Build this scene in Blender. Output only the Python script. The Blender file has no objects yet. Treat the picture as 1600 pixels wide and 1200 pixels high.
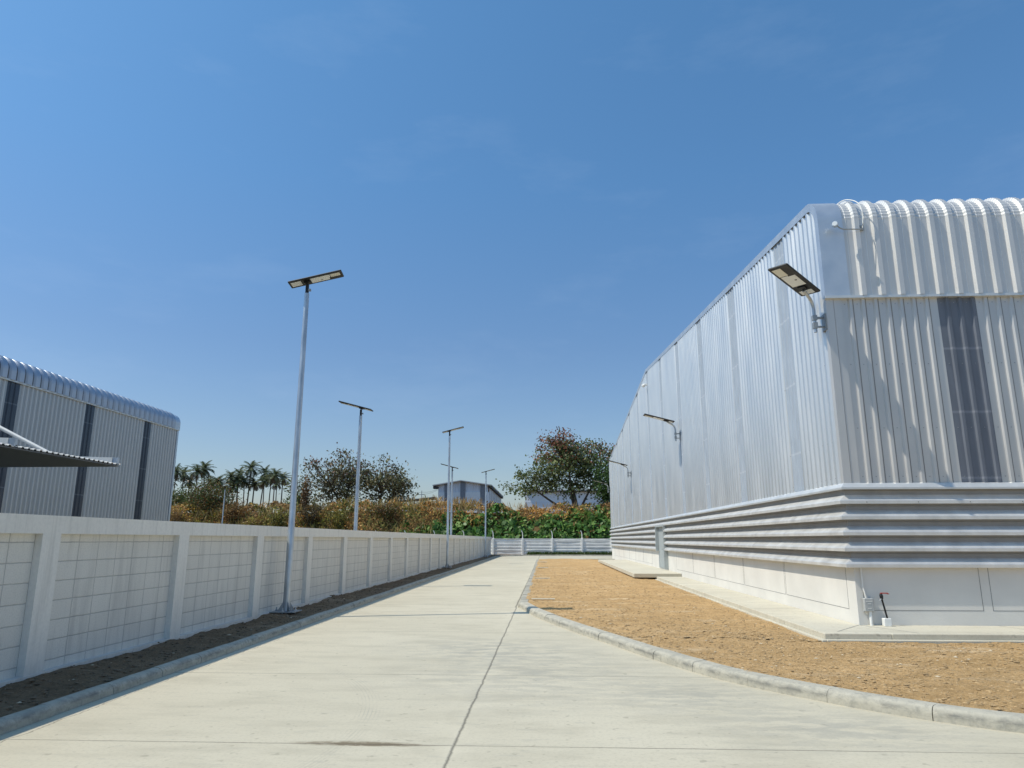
import bpy, math, random
import numpy as np
from mathutils import Vector, Matrix, noise
from math import radians as R, sin, cos, pi, sqrt, atan2

random.seed(7)
rng = np.random.default_rng(11)
sc = bpy.context.scene
col = sc.collection

# ------------------------------------------------------------------ helpers
class MB:
    """collects shapes that become ONE mesh object"""
    def __init__(s): s.v = []; s.f = []; s.m = []
    def add(s, vs, fs, mi=0):
        b = len(s.v); s.v += [tuple(v) for v in vs]
        for f in fs: s.f.append([i + b for i in f]); s.m.append(mi)
        return s
    def box(s, lo, hi, mi=0, mat=None):
        x0, y0, z0 = lo; x1, y1, z1 = hi
        vs = [Vector(p) for p in ((x0,y0,z0),(x1,y0,z0),(x1,y1,z0),(x0,y1,z0),(x0,y0,z1),(x1,y0,z1),(x1,y1,z1),(x0,y1,z1))]
        if mat is not None: vs = [mat @ v for v in vs]
        return s.add(vs, [(3,2,1,0),(4,5,6,7),(0,1,5,4),(1,2,6,5),(2,3,7,6),(3,0,4,7)], mi)
    def bevbox(s, lo, hi, b, mi=0, mat=None):
        x0,y0,z0 = lo; x1,y1,z1 = hi
        vs=[]; fs=[]
        ring=lambda i,z:[(x0+b+i,y0+i,z),(x1-b-i,y0+i,z),(x1-i,y0+b+i,z),(x1-i,y1-b-i,z),(x1-b-i,y1-i,z),(x0+b+i,y1-i,z),(x0+i,y1-b-i,z),(x0+i,y0+b+i,z)]
        rs=[ring(b*.6,z0),ring(0,z0+b),ring(0,z1-b),ring(b*.6,z1)]
        for r in rs: vs+=r
        for k in range(3):
            for i in range(8):
                j=(i+1)%8; fs.append((k*8+i,k*8+j,k*8+8+j,k*8+8+i))
        fs.append(tuple(range(7,-1,-1))); fs.append(tuple(range(24,32)))
        vs=[Vector(v) for v in vs]
        if mat is not None: vs=[mat@v for v in vs]
        return s.add(vs,fs,mi)
    def tube(s, pts, rad, n=10, mi=0, caps=True):
        pts = [Vector(p) for p in pts]
        if not hasattr(rad, '__len__'): rad = [rad]*len(pts)
        vs=[]; fs=[]; up=None
        for i,p in enumerate(pts):
            t = (pts[min(i+1,len(pts)-1)] - pts[max(i-1,0)]).normalized()
            if up is None:
                up = Vector((0,0,1)) if abs(t.z)<.9 else Vector((1,0,0))
            u = (up - t*up.dot(t)).normalized(); w = t.cross(u); up = u
            for k in range(n):
                a = 2*pi*k/n
                vs.append(p + (u*cos(a)+w*sin(a))*rad[i])
        for i in range(len(pts)-1):
            for k in range(n):
                j=(k+1)%n
                fs.append((i*n+k,i*n+j,i*n+n+j,i*n+n+k))
        if caps:
            fs.append(tuple(range(n-1,-1,-1))); b=(len(pts)-1)*n; fs.append(tuple(range(b,b+n)))
        return s.add(vs,fs,mi)
    def grid(s, rows, mi=0, flip=False):
        n=len(rows[0]); vs=[p for r in rows for p in r]; fs=[]
        for i in range(len(rows)-1):
            for k in range(n-1):
                q=(i*n+k,i*n+k+1,i*n+n+k+1,i*n+n+k)
                fs.append(q[::-1] if flip else q)
        return s.add(vs,fs,mi)
    def build(s, name, mats, parent=None, smooth=False, loc=None):
        me = bpy.data.meshes.new(name); me.from_pydata(s.v, [], s.f)
        if not isinstance(mats,(list,tuple)): mats=[mats]
        for m in mats: me.materials.append(m)
        me.polygons.foreach_set('material_index', s.m)
        if smooth: me.polygons.foreach_set('use_smooth', [True]*len(s.f))
        me.update()
        o = bpy.data.objects.new(name, me); col.objects.link(o)
        if parent is not None: o.parent = parent
        if loc: o.location = loc
        return o

def smooth_by_angle(o, ang=40):
    me=o.data; me.polygons.foreach_set('use_smooth',[True]*len(me.polygons))
    me.set_sharp_from_angle(angle=R(ang))

def tag(o, label=None, cat=None, group=None, kind=None):
    for k,v in (('label',label),('category',cat),('group',group),('kind',kind)):
        if v: o[k]=v
    return o
def empty(name, loc, label, cat, group=None, rz=0):
    o=bpy.data.objects.new(name,None); o.location=loc; o.rotation_euler=(0,0,rz); o.empty_display_size=.2
    col.objects.link(o); return tag(o,label,cat,group)
def copy_tree(o, parent=None):
    c=o.copy(); col.objects.link(c)
    if parent is not None: c.parent=parent
    for ch in list(o.children): copy_tree(ch,c)
    return c

# ------------------------------------------------------------------ materials
class NT:
    def __init__(s, nt): s.nt=nt
    def n(s, typ, **kw):
        nd=s.nt.nodes.new(typ)
        for k,v in kw.items():
            if k.startswith('i_'):
                key=k[2:]; key=int(key) if key.isdigit() else key.replace('_',' ')
                if hasattr(v,'links') or isinstance(v,bpy.types.NodeSocket): s.nt.links.new(v,nd.inputs[key])
                else: nd.inputs[key].default_value=v
            else: setattr(nd,k,v)
        return nd
    def l(s,a,b): s.nt.links.new(a,b)
    def math(s,op,a,b=None,c=None,clamp=False):
        nd=s.nt.nodes.new('ShaderNodeMath'); nd.operation=op; nd.use_clamp=clamp
        for i,x in enumerate((a,b,c)):
            if x is None: continue
            if isinstance(x,bpy.types.NodeSocket): s.nt.links.new(x,nd.inputs[i])
            else: nd.inputs[i].default_value=x
        return nd.outputs[0]
    def mix(s,fac,a,b,blend='MIX'):
        nd=s.nt.nodes.new('ShaderNodeMix'); nd.data_type='RGBA'; nd.blend_type=blend
        for key,x in ((0,fac),(6,a),(7,b)):
            if isinstance(x,bpy.types.NodeSocket): s.nt.links.new(x,nd.inputs[key])
            else: nd.inputs[key].default_value=x if key==0 else (*x,1)
        return nd.outputs[2]
    def noise(s,vec,scale,detail=4,rough=.55):
        nd=s.n('ShaderNodeTexNoise'); nd.inputs['Scale'].default_value=scale; nd.inputs['Detail'].default_value=detail; nd.inputs['Roughness'].default_value=rough
        if vec is not None: s.l(vec,nd.inputs['Vector'])
        return nd.outputs[0]
    def ramp(s,fac,stops):
        nd=s.n('ShaderNodeValToRGB'); cr=nd.color_ramp
        while len(cr.elements)<len(stops): cr.elements.new(.5)
        for e,(p,c) in zip(cr.elements,stops):
            e.position=p; e.color=(*c,1) if hasattr(c,'__len__') else (c,c,c,1)
        s.l(fac,nd.inputs[0]); return nd.outputs[0]
    def scalev(s,vec,sx,sy,sz):
        nd=s.n('ShaderNodeMapping'); nd.inputs['Scale'].default_value=(sx,sy,sz); s.l(vec,nd.inputs[0]); return nd.outputs[0]

def newmat(name):
    m=bpy.data.materials.new(name); m.use_nodes=True; nt=m.node_tree
    return m,NT(nt),nt.nodes['Principled BSDF'],nt.nodes['Material Output']

def simple(name, c, rough=.6, metal=0, var=.12, scale=6, bump=0, bscale=60, stretch=(1,1,1), spec=.5, lo=None):
    m,t,b,o=newmat(name)
    co=t.n('ShaderNodeTexCoord').outputs['Object']
    v=t.scalev(co,*stretch)
    f=t.noise(v,scale,5)
    d=lo or tuple(x*(1-var*1.6) for x in c); h=tuple(min(1,x*(1+var*.8)) for x in c)
    t.l(t.ramp(f,[(.3,d),(.7,h)]),b.inputs['Base Color'])
    b.inputs['Metallic'].default_value=metal
    rr=t.ramp(f,[(.3,max(.05,rough-.06)),(.7,min(1,rough+.06))]); t.l(rr,b.inputs['Roughness'])
    b.inputs['Specular IOR Level'].default_value=spec
    if bump:
        bp=t.n('ShaderNodeBump'); bp.inputs['Strength'].default_value=bump; bp.inputs['Distance'].default_value=.01
        t.l(t.noise(v,bscale,4),bp.inputs['Height']); t.l(bp.outputs[0],b.inputs['Normal'])
    return m

M={}
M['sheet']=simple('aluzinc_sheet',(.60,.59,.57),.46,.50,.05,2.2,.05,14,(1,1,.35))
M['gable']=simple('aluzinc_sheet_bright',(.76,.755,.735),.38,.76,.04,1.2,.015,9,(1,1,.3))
M['eave']=simple('eave_sheet',(.66,.65,.63),.48,.48,.05,2.0,.04,12,(1,1,.4))
M['flash']=simple('flashing_steel',(.60,.64,.68),.42,.7,.05,2.5,.03,10)
M['trim']=simple('drip_trim',(.68,.69,.68),.45,.55,.05,3)
M['louver']=simple('louver_steel',(.72,.71,.68),.42,.45,.10,3.5,.05,20)
M['louverback']=simple('louver_recess_shade',(.29,.29,.285),.5,.4,.10,3.5)  # recess shade put into a darker steel colour, shared by the fixings
M['galv']=simple('galvanised_steel',(.50,.55,.60),.40,.75,.16,7,.05,30,(1,1,.3))
M['galvdark']=simple('dull_galvanised',(.34,.36,.37),.5,.6,.15,12)
M['black']=simple('black_housing',(.006,.007,.009),.5,0,.1,10)
M['led']=simple('white_led_lens',(.72,.76,.78),.35,0,.03,12)
M['led2']=simple('cream_led_lens',(.66,.66,.58),.35,0,.03,12)
M['whitepaint']=simple('white_painted_steel',(.74,.73,.69),.45,0,.06,5)
M['white']=simple('white_plastic',(.8,.8,.77),.5,0,.05,9)
M['greyplastic']=simple('grey_plastic',(.42,.43,.42),.5,0,.06,12)
M['red']=simple('red_plastic',(.45,.05,.03),.4,0,.05,12)
M['doorgrey']=simple('grey_door_paint',(.36,.40,.41),.5,0,.06,4)
M['dark']=simple('gap_shade',(.02,.02,.02),.9)
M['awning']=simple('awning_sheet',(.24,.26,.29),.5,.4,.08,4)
M['awnunder']=simple('awning_underside_shade',(.15,.17,.20),.6,.2,.08,4)  # darker bluish colour holds the shade under the roof
M['bark']=simple('tree_bark',(.13,.10,.08),.9,0,.3,5,.5,14)
M['palmbark']=simple('palm_bark',(.17,.15,.13),.9,0,.25,4,.4,10,(1,1,4))
M['farwall']=simple('far_grey_sheet',(.72,.76,.82),.6,0,.06,.4)
M['farwallLight']=simple('far_pale_sheet',(.80,.82,.84),.6,0,.05,.4)
M['farroof']=simple('far_roof_sheet',(.45,.46,.48),.5,.2,.06,.5)
M['fardark']=simple('far_dark_steel',(.05,.05,.055),.7)
M['farglass']=simple('far_window_sheet',(.20,.22,.26),.3)

def skylight_mat(name,c,line,rough,pitch=1.25,zoff=.35):
    m,t,b,o=newmat(name)
    co=t.n('ShaderNodeTexCoord').outputs['Object']
    sx=t.n('ShaderNodeSeparateXYZ'); t.l(co,sx.inputs[0])
    z=t.math('ADD',sx.outputs[2],zoff)
    fr=t.math('MODULO',z,pitch)
    d=t.math('ABSOLUTE',t.math('SUBTRACT',fr,pitch*.5))
    line_f=t.math('SUBTRACT',1,t.math('DIVIDE',d,.035,clamp=True))
    f=t.noise(t.scalev(co,3,3,.6),2.5,4)
    base=t.mix(t.ramp(f,[(.3,0),(.7,1)]),c,tuple(x*1.25 for x in c))
    base=t.mix(t.math('MULTIPLY',line_f,.55),base,line)
    t.l(base,b.inputs['Base Color']); b.inputs['Roughness'].default_value=rough
    b.inputs['Specular IOR Level'].default_value=.5
    return m
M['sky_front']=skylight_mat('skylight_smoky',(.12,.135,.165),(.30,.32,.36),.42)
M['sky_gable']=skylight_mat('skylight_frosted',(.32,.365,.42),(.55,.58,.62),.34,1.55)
M['sky_left']=skylight_mat('skylight_dark',(.03,.04,.06),(.16,.18,.22),.25,1.55)

# painted block wall : grid of joints inside the recessed panels
def wall_mats():
    m,t,b,o=newmat('painted_wall')
    co=t.n('ShaderNodeTexCoord').outputs['Object']
    big=t.noise(co,.8,5); fine=t.noise(co,22,4)
    c=t.ramp(big,[(.3,(.76,.735,.675)),(.7,(.84,.815,.755))])
    c=t.mix(t.ramp(fine,[(.35,.22),(.6,0)]),c,(.56,.55,.52))
    stk=t.ramp(t.noise(t.scalev(co,1,5,.35),1.6,6,.7),[(.50,0),(.68,.45)])
    c=t.mix(stk,c,(.50,.485,.45))
    sx=t.n('ShaderNodeSeparateXYZ'); t.l(co,sx.inputs[0])
    zz=t.math('ADD',sx.outputs[2],t.math('MULTIPLY',t.math('SUBTRACT',t.noise(co,3,4),.5),.35))
    dirt=t.math('SUBTRACT',1,t.math('DIVIDE',zz,.28,clamp=True))
    c=t.mix(t.math('MULTIPLY',dirt,.45),c,(.42,.38,.34))
    t.l(c,b.inputs['Base Color']); b.inputs['Roughness'].default_value=.8
    bp=t.n('ShaderNodeBump'); bp.inputs['Strength'].default_value=.25; bp.inputs['Distance'].default_value=.006
    t.l(t.noise(co,40,4),bp.inputs['Height']); t.l(bp.outputs[0],b.inputs['Normal'])
    M['wallpaint']=m
    m,t,b,o=newmat('painted_blockwork')
    co=t.n('ShaderNodeTexCoord').outputs['Object']
    sx=t.n('ShaderNodeSeparateXYZ'); t.l(co,sx.inputs[0])
    j=t.math('MULTIPLY',t.math('SUBTRACT',t.noise(co,9,3),.5),.012)
    def line(s,p,w):
        fr=t.math('MODULO',t.math('ADD',t.math('ADD',s,j),p*40.5),p)
        d=t.math('ABSOLUTE',t.math('SUBTRACT',fr,p*.5))
        return t.math('SUBTRACT',1,t.math('DIVIDE',d,w,clamp=True))
    lv=line(sx.outputs[1],.4071,.010); lh=line(sx.outputs[2],.2314,.010)
    brk=t.ramp(t.noise(co,2.2,3),[(.32,.7),(.55,1)])
    g=t.math('MULTIPLY',t.math('MAXIMUM',lv,lh),brk)
    wn=t.n('ShaderNodeTexWhiteNoise'); fl=t.n('ShaderNodeVectorMath',operation='FLOOR'); t.l(t.scalev(co,1,1/.4071,1/.2314),fl.inputs[0]); t.l(fl.outputs[0],wn.inputs[0])
    c=t.ramp(wn.outputs[0],[(0,(.725,.70,.635)),(1,(.76,.735,.67))])
    c=t.mix(t.ramp(t.noise(co,1.3,5),[(.3,.3),(.7,0)]),c,(.58,.57,.54))
    c=t.mix(t.ramp(t.noise(co,55,3),[(.35,.35),(.55,0)]),c,(.5,.49,.46))
    c=t.mix(t.ramp(t.noise(t.scalev(co,1,4,.4),1.4,6,.7),[(.48,0),(.68,.5)]),c,(.47,.455,.42))
    c=t.mix(t.math('MULTIPLY',g,.7),c,(.22,.22,.22))
    t.l(c,b.inputs['Base Color']); b.inputs['Roughness'].default_value=.85
    bp=t.n('ShaderNodeBump'); bp.inputs['Strength'].default_value=.5; bp.inputs['Distance'].default_value=.008
    h=t.math('ADD',t.math('MULTIPLY',g,-1),t.math('MULTIPLY',t.noise(co,45,3),.5))
    t.l(h,bp.inputs['Height']); t.l(bp.outputs[0],b.inputs['Normal'])
    M['block']=m
wall_mats()
M['plinth']=simple('plinth_paint',(.70,.68,.63),.75,0,.05,1.2,.15,40)
M['joint']=simple('dark_joint',(.20,.20,.195),.9)
M['kerbconc']=None

def concrete(name,c0,c1,stain,bumps=.25,joints=False,streak=False):
    m,t,b,o=newmat(name)
    co=t.n('ShaderNodeTexCoord').outputs['Object']
    sx=t.n('ShaderNodeSeparateXYZ'); t.l(co,sx.inputs[0]); X,Y,Z=sx.outputs
    big=t.noise(co,.22,6,.6); mid=t.noise(t.scalev(co,.8,2.2,1),1.1,6,.65); fine=t.noise(co,30,5,.7)
    c=t.ramp(big,[(.3,c0),(.7,c1)])
    c=t.mix(t.ramp(mid,[(.36,.5),(.52,0)]),c,tuple(x*.84 for x in c0))
    c=t.mix(t.ramp(fine,[(.3,.45),(.5,0),(1,0)]),c,tuple(x*.72 for x in c0))
    spots=t.noise(co,9,2,.5)
    c=t.mix(t.ramp(spots,[(.66,0),(.72,.5)]),c,tuple(x*.6 for x in c0))
    if joints:
        j=t.math('MULTIPLY',t.math('SUBTRACT',t.noise(co,1.6,5,.7),.5),.05)
        j2=t.math('MULTIPLY',t.math('SUBTRACT',t.noise(co,14,4,.7),.5),.02)
        y=t.math('ADD',t.math('ADD',Y,t.math('MULTIPLY',j,.4)),j2); x=t.math('ADD',t.math('ADD',X,j),j2)
        g=None
        def ln(s,p,w):
            d=t.math('ABSOLUTE',t.math('SUBTRACT',s,p)); return t.math('SUBTRACT',1,t.math('DIVIDE',d,w,clamp=True))
        for yy,w in ((3.2,.014),(6.25,.016),(9.32,.016),(13.5,.018),(19.0,.022),(26.0,.022),(33.8,.03),(43.7,.035),(53,.04)):
            q=ln(y,yy,w); g=q if g is None else t.math('MAXIMUM',g,q)
        g=t.math('MULTIPLY',g,t.ramp(t.noise(co,.9,3),[(.35,.65),(.6,1)]))
        # long joint in the road, slightly wandering
        lj=t.math('MULTIPLY',ln(x,-.78,.020),t.math('LESS_THAN',Y,18.3))
        # crack beside the left kerb
        xc=t.math('ADD',X,t.math('MULTIPLY',t.math('SUBTRACT',t.noise(co,1.9,6,.7),.5),.22))
        lc=t.math('MULTIPLY',ln(xc,-4.57,.012),.8)
        # joint beside the straight right kerb
        rj=t.math('MULTIPLY',ln(x,-.80,.035),t.math('GREATER_THAN',Y,18.3))
        g=t.math('MAXIMUM',g,t.math('MAXIMUM',lj,t.math('MAXIMUM',lc,rj)))
        # pale worn band along the long joint
        band=t.math('MULTIPLY',ln(x,-.80,.35),t.ramp(t.noise(t.scalev(co,2,.6,1),2,5),[(.4,0),(.65,.45)]))
        c=t.mix(band,c,tuple(x_*1.1 for x_ in c1))
        # greyish tyre and water stains
        def blob(cx,cy,rx,ry):
            a=t.math('DIVIDE',t.math('SUBTRACT',X,cx),rx); bb=t.math('DIVIDE',t.math('SUBTRACT',Y,cy),ry)
            r=t.math('SQRT',t.math('ADD',t.math('MULTIPLY',a,a),t.math('MULTIPLY',bb,bb)))
            return t.math('SUBTRACT',1,r,clamp=True)
        stn=t.math('ADD',blob(-.2,9.6,2.2,2.6),t.math('ADD',blob(-1.0,11.6,2.0,1.6),t.math('ADD',blob(2.6,6.9,1.6,1.0),blob(1.6,8.2,1.2,1.2))))
        pat=t.ramp(t.noise(t.scalev(co,1,2.6,1),2.2,8,.7),[(.43,0),(.56,1)])
        c=t.mix(t.math('MULTIPLY',t.math('MULTIPLY',stn,pat),.55,clamp=True),c,stain)
        # general faint scuffs
        sc_=t.ramp(t.noise(t.scalev(co,.8,4.5,1),2.6,7,.75),[(.56,0),(.66,.30)])
        c=t.mix(sc_,c,stain)
        # faint curved tyre marks
        ax=t.math('SUBTRACT',X,-6.3); ay=t.math('SUBTRACT',Y,6.6)
        rr=t.math('SQRT',t.math('ADD',t.math('MULTIPLY',ax,ax),t.math('MULTIPLY',ay,ay)))
        tr=t.math('SUBTRACT',1,t.math('DIVIDE',t.math('ABSOLUTE',t.math('SUBTRACT',rr,4.6)),.16,clamp=True))
        comb=t.ramp(t.math('SINE',t.math('MULTIPLY',rr,170)),[(.3,0),(.9,1)])
        c=t.mix(t.math('MULTIPLY',t.math('MULTIPLY',tr,comb),t.ramp(t.noise(co,1.2,4),[(.40,0),(.6,.4)])),c,stain)
        # spill of dried soil on the joint
        e1=t.math('ADD',blob(-1.62,6.27,.62,.085),t.math('MULTIPLY',blob(-1.35,6.24,.5,.05),.8))
        e2=t.math('MULTIPLY',e1,t.ramp(t.noise(t.scalev(co,1,3,1),8,6,.7),[(.35,.2),(.6,2.4)]),clamp=True)
        c=t.mix(e2,c,(.21,.17,.11))
        # soil dust near the kerbs
        c=t.mix(t.math('MULTIPLY',g,.8),c,(.09,.085,.07))
    t.l(c,b.inputs['Base Color']); b.inputs['Roughness'].default_value=.85; b.inputs['Specular IOR Level'].default_value=.3
    bp=t.n('ShaderNodeBump'); bp.inputs['Strength'].default_value=bumps; bp.inputs['Distance'].default_value=.006
    h=t.math('ADD',t.noise(t.scalev(co,1,2,1),60,4,.7),t.math('MULTIPLY',big,1.5))
    if joints: h=t.math('SUBTRACT',h,t.math('MULTIPLY',g,1.5))
    t.l(h,bp.inputs['Height']); t.l(bp.outputs[0],b.inputs['Normal'])
    return m
M['road']=concrete('road_concrete',(.50,.455,.345),(.585,.535,.415),(.29,.285,.25),.25,True)
M['apron']=concrete('apron_concrete',(.52,.48,.38),(.62,.58,.47),(.35,.33,.28))
M['kerbconc']=concrete('kerb_concrete',(.43,.405,.33),(.53,.495,.405),(.22,.21,.18),.6)
def kerb_stain(m):
    t=NT(m.node_tree); b=m.node_tree.nodes['Principled BSDF']; src=b.inputs['Base Color'].links[0].from_socket
    co=t.n('ShaderNodeTexCoord').outputs['Object']; sx=t.n('ShaderNodeSeparateXYZ'); t.l(co,sx.inputs[0])
    low=t.math('SUBTRACT',1,t.math('DIVIDE',t.math('ABSOLUTE',t.math('SUBTRACT',sx.outputs[2],.07)),.045,clamp=True))
    n1=t.ramp(t.noise(t.scalev(co,1,1,3),3.2,7,.7),[(.40,0),(.58,1)])
    n2=t.ramp(t.noise(co,12,5,.7),[(.48,0),(.66,.55)])
    c=t.mix(t.math('MULTIPLY',t.math('MULTIPLY',low,n1),.8),src,(.13,.13,.12))
    c=t.mix(n2,c,(.25,.245,.215))
    t.l(c,b.inputs['Base Color'])
kerb_stain(M['kerbconc'])

def soil(name,c0,c1,c2,bump=1.0):
    m,t,b,o=newmat(name)
    co=t.n('ShaderNodeTexCoord').outputs['Object']
    big=t.noise(t.scalev(co,.6,1.2,1),.5,6,.65); mid=t.noise(co,4,7,.7); fine=t.noise(co,26,6,.75)
    c=t.ramp(big,[(.32,c0),(.68,c1)])
    c=t.mix(t.ramp(mid,[(.38,.55),(.55,0)]),c,tuple(x*.72 for x in c0))
    c=t.mix(t.ramp(fine,[(.33,.75),(.47,0)]),c,tuple(x*.45 for x in c0))
    c=t.mix(t.ramp(fine,[(.57,0),(.7,.8)]),c,c2)
    pale=t.ramp(t.noise(t.scalev(co,.5,1.6,1),.8,6,.7),[(.55,0),(.68,.7)])
    c=t.mix(pale,c,c2)
    t.l(c,b.inputs['Base Color']); b.inputs['Roughness'].default_value=.95; b.inputs['Specular IOR Level'].default_value=.15
    bp=t.n('ShaderNodeBump'); bp.inputs['Strength'].default_value=bump; bp.inputs['Distance'].default_value=.03
    h=t.math('ADD',t.math('MULTIPLY',mid,.8),fine)
    t.l(h,bp.inputs['Height']); t.l(bp.outputs[0],b.inputs['Normal'])
    return m
M['dirt']=soil('sandy_dirt',(.47,.30,.135),(.59,.39,.19),(.68,.54,.36))
M['soil']=soil('dark_topsoil',(.21,.145,.085),(.29,.205,.125),(.40,.31,.21))
M['hill']=soil('embankment_earth',(.10,.075,.03),(.20,.12,.05),(.25,.17,.08),.6)
M['field']=soil('dry_field',(.20,.16,.09),(.27,.22,.12),(.33,.28,.17),.5)

def leafmat(name,trans=.25,rough=.55,var=.5):
    m,t,b,o=newmat(name)
    at=t.n('ShaderNodeAttribute',attribute_name='Col')
    t.l(at.outputs['Color'],b.inputs['Base Color']); b.inputs['Roughness'].default_value=rough; b.inputs['Specular IOR Level'].default_value=.25
    tr=t.n('ShaderNodeBsdfTranslucent'); t.l(at.outputs['Color'],tr.inputs['Color'])
    mx=t.n('ShaderNodeMixShader'); mx.inputs[0].default_value=trans
    t.l(b.outputs[0],mx.inputs[1]); t.l(tr.outputs[0],mx.inputs[2]); t.l(mx.outputs[0],o.inputs['Surface'])
    return m
M['leaf']=leafmat('leaf',.25,.42); M['dryleaf']=leafmat('dry_leaf',.3,.8)

def leaves(name, P, size, C, mat, parent=None, aspect=.55, up=.3, droop=0.0, bl=None):
    """P (N,3) leaf centres, size (N), C (N,3) colours -> one mesh of folded leaf blades"""
    P=np.asarray(P,float); N=len(P); size=np.asarray(size,float).reshape(-1,1)
    d=rng.normal(size=(N,3)); d[:,2]-=droop; d/=np.linalg.norm(d,axis=1,keepdims=True)
    nrm=rng.normal(size=(N,3)); nrm[:,2]+=up*3
    if bl is not None: nrm+=np.asarray(bl)*3
    s=np.cross(d,nrm); s/=np.linalg.norm(s,axis=1,keepdims=True)+1e-9
    n2=np.cross(s,d)
    a=P-d*size*.5; c=P+d*size*.5; w=aspect*.5
    b1=P+s*size*w+n2*size*.08-d*size*.08; b2=P-s*size*w+n2*size*.08-d*size*.08
    V=np.stack([a,b1,c,b2],1).reshape(-1,3)
    F=np.arange(N*4).reshape(-1,4)
    me=bpy.data.meshes.new(name)
    me.vertices.add(N*4); me.vertices.foreach_set('co',V.ravel())
    me.loops.add(N*4); me.loops.foreach_set('vertex_index',F.ravel())
    me.polygons.add(N); me.polygons.foreach_set('loop_start',np.arange(N)*4); me.polygons.foreach_set('loop_total',np.full(N,4))
    me.update(calc_edges=True)
    at=me.color_attributes.new('Col','FLOAT_COLOR','POINT')
    cc=np.concatenate([np.repeat(np.asarray(C,float),4,0),np.ones((N*4,1))],1); at.data.foreach_set('color',cc.ravel())
    me.materials.append(mat)
    o=bpy.data.objects.new(name,me); col.objects.link(o)
    if parent is not None: o.parent=parent
    return o

# ------------------------------------------------------------------ key dimensions (metres; x right, y along the road)
X0,Y0,Y1=5.6,13.6,63.0       # corner and far end of the big warehouse
WX=-5.95                     # face of the boundary wall
XR=26.0                      # how far the warehouse is built to the right

# ------------------------------------------------------------------ ground, road
tag(MB().grid([[(-900,y,-.12),(900,y,-.12)] for y in (-900,900)],flip=True).build('ground',M['field']),kind='structure')
rd=MB(); rd.grid([[(x,y,0) for x in (-6.2,60)] for y in (-40,80)],flip=True)
tag(rd.build('road',M['road']),kind='structure')

def catmull(P,n=8):
    P=[Vector(p) for p in P]; out=[]
    Q=[P[0]*2-P[1]]+P+[P[-1]*2-P[-2]]
    for i in range(1,len(Q)-2):
        for k in range(n):
            u=k/n; a,b,c,d=Q[i-1:i+3]
            out.append(.5*((2*b)+(c-a)*u+(2*a-5*b+4*c-d)*u*u+(3*b-a-3*c+d)*u**3))
    out.append(P[-1]); return out
def resample(P,step):
    L=[0]
    for a,b in zip(P,P[1:]): L.append(L[-1]+(b-a).length)
    n=max(1,round(L[-1]/step)); out=[]
    j=0
    for k in range(n+1):
        s=L[-1]*k/n
        while j<len(L)-2 and L[j+1]<s: j+=1
        t=(s-L[j])/max(1e-9,L[j+1]-L[j]); out.append(P[j].lerp(P[j+1],t))
    return out
def kerb(name,P,width,height,stone,side,round_=1.0,gap=.004,wob=.007):
    """row of kerb stones: P is the road edge; the body lies on 'side' (+1 = left of travel)"""
    pts=resample(P,stone/4); mb=MB()
    prof=[]
    if round_>.9:   # fully rounded
        for k in range(9):
            a=pi*(1-k/8); prof.append((width/2+cos(a)*width/2*(1 if k not in(0,8) else 1), height*.35+sin(a)*height*.65))
        prof=[(0,-.02)]+prof+[(width,-.02)]
    else:
        r=height*.55; prof=[(0,-.02),(0,height-r)]+[(r-r*cos(a),height-r+r*sin(a)) for a in (.4,.8,1.2,pi/2)]+[(width-.02,height),(width,height-.02),(width,-.02)]
    for s in range(0,len(pts)-1,4):
        seg=pts[s:s+5]
        if len(seg)<2: continue
        rows=[]; dz=random.uniform(-wob,wob); dx=random.uniform(-wob,wob)
        for i,p in enumerate(seg):
            a=seg[max(i-1,0)]; b=seg[min(i+1,len(seg)-1)]
            t=(b-a).normalized(); n=Vector((-t.y,t.x,0))*side
            q=p.copy()
            if i==0: q=q+t*gap
            if i==len(seg)-1: q=q-t*gap
            rows.append([q+n*(o+dx)+Vector((0,0,h+(dz if h>0 else 0)+.004*noise.noise(q*3+n*o*9))) for o,h in prof])
        k=len(prof); fl=side>0
        mb.grid(rows,flip=not fl)
        b=len(mb.v)
        mb.add(rows[0],[tuple(range(k))]); mb.add(rows[-1],[tuple(range(k))[::-1]])
    o=mb.build(name,M['kerbconc']); smooth_by_angle(o,35)
    return tag(o,kind='structure')
kerb('kerb_left',[Vector((-4.72,-6,0)),Vector((-4.75,12,0)),Vector((-4.86,30,0)),Vector((-4.86,69,0)),Vector((-4.5,73,0)),Vector((-2.5,75,0)),Vector((30,75.2,0))],.20,.115,1.0,1,1.0)
curve=catmull([(-.72,18.3,0),(-.33,16.4,0),(.28,14.2,0),(1.04,11.9,0),(1.55,10.4,0),(2.10,9.1,0),(2.83,8.05,0),(3.50,7.33,0),(4.20,6.83,0),(5.6,6.2,0),(8,5.7,0),(14,5.5,0),(28,5.5,0)])
kerb('kerb_curved',curve,.24,.125,1.0,1,.6)
far=[Vector((-.74,18.3,0)),Vector((-.80,35,0)),Vector((-.88,58,0))]+[Vector((-.88+1.9*(1-cos(a)),58+2.6*sin(a),0)) for a in (.3,.6,.9,1.2,pi/2)]+[Vector((14,61.2,0))]
kerb('kerb_straight',far,.24,.09,1.0,-1,.6)

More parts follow.
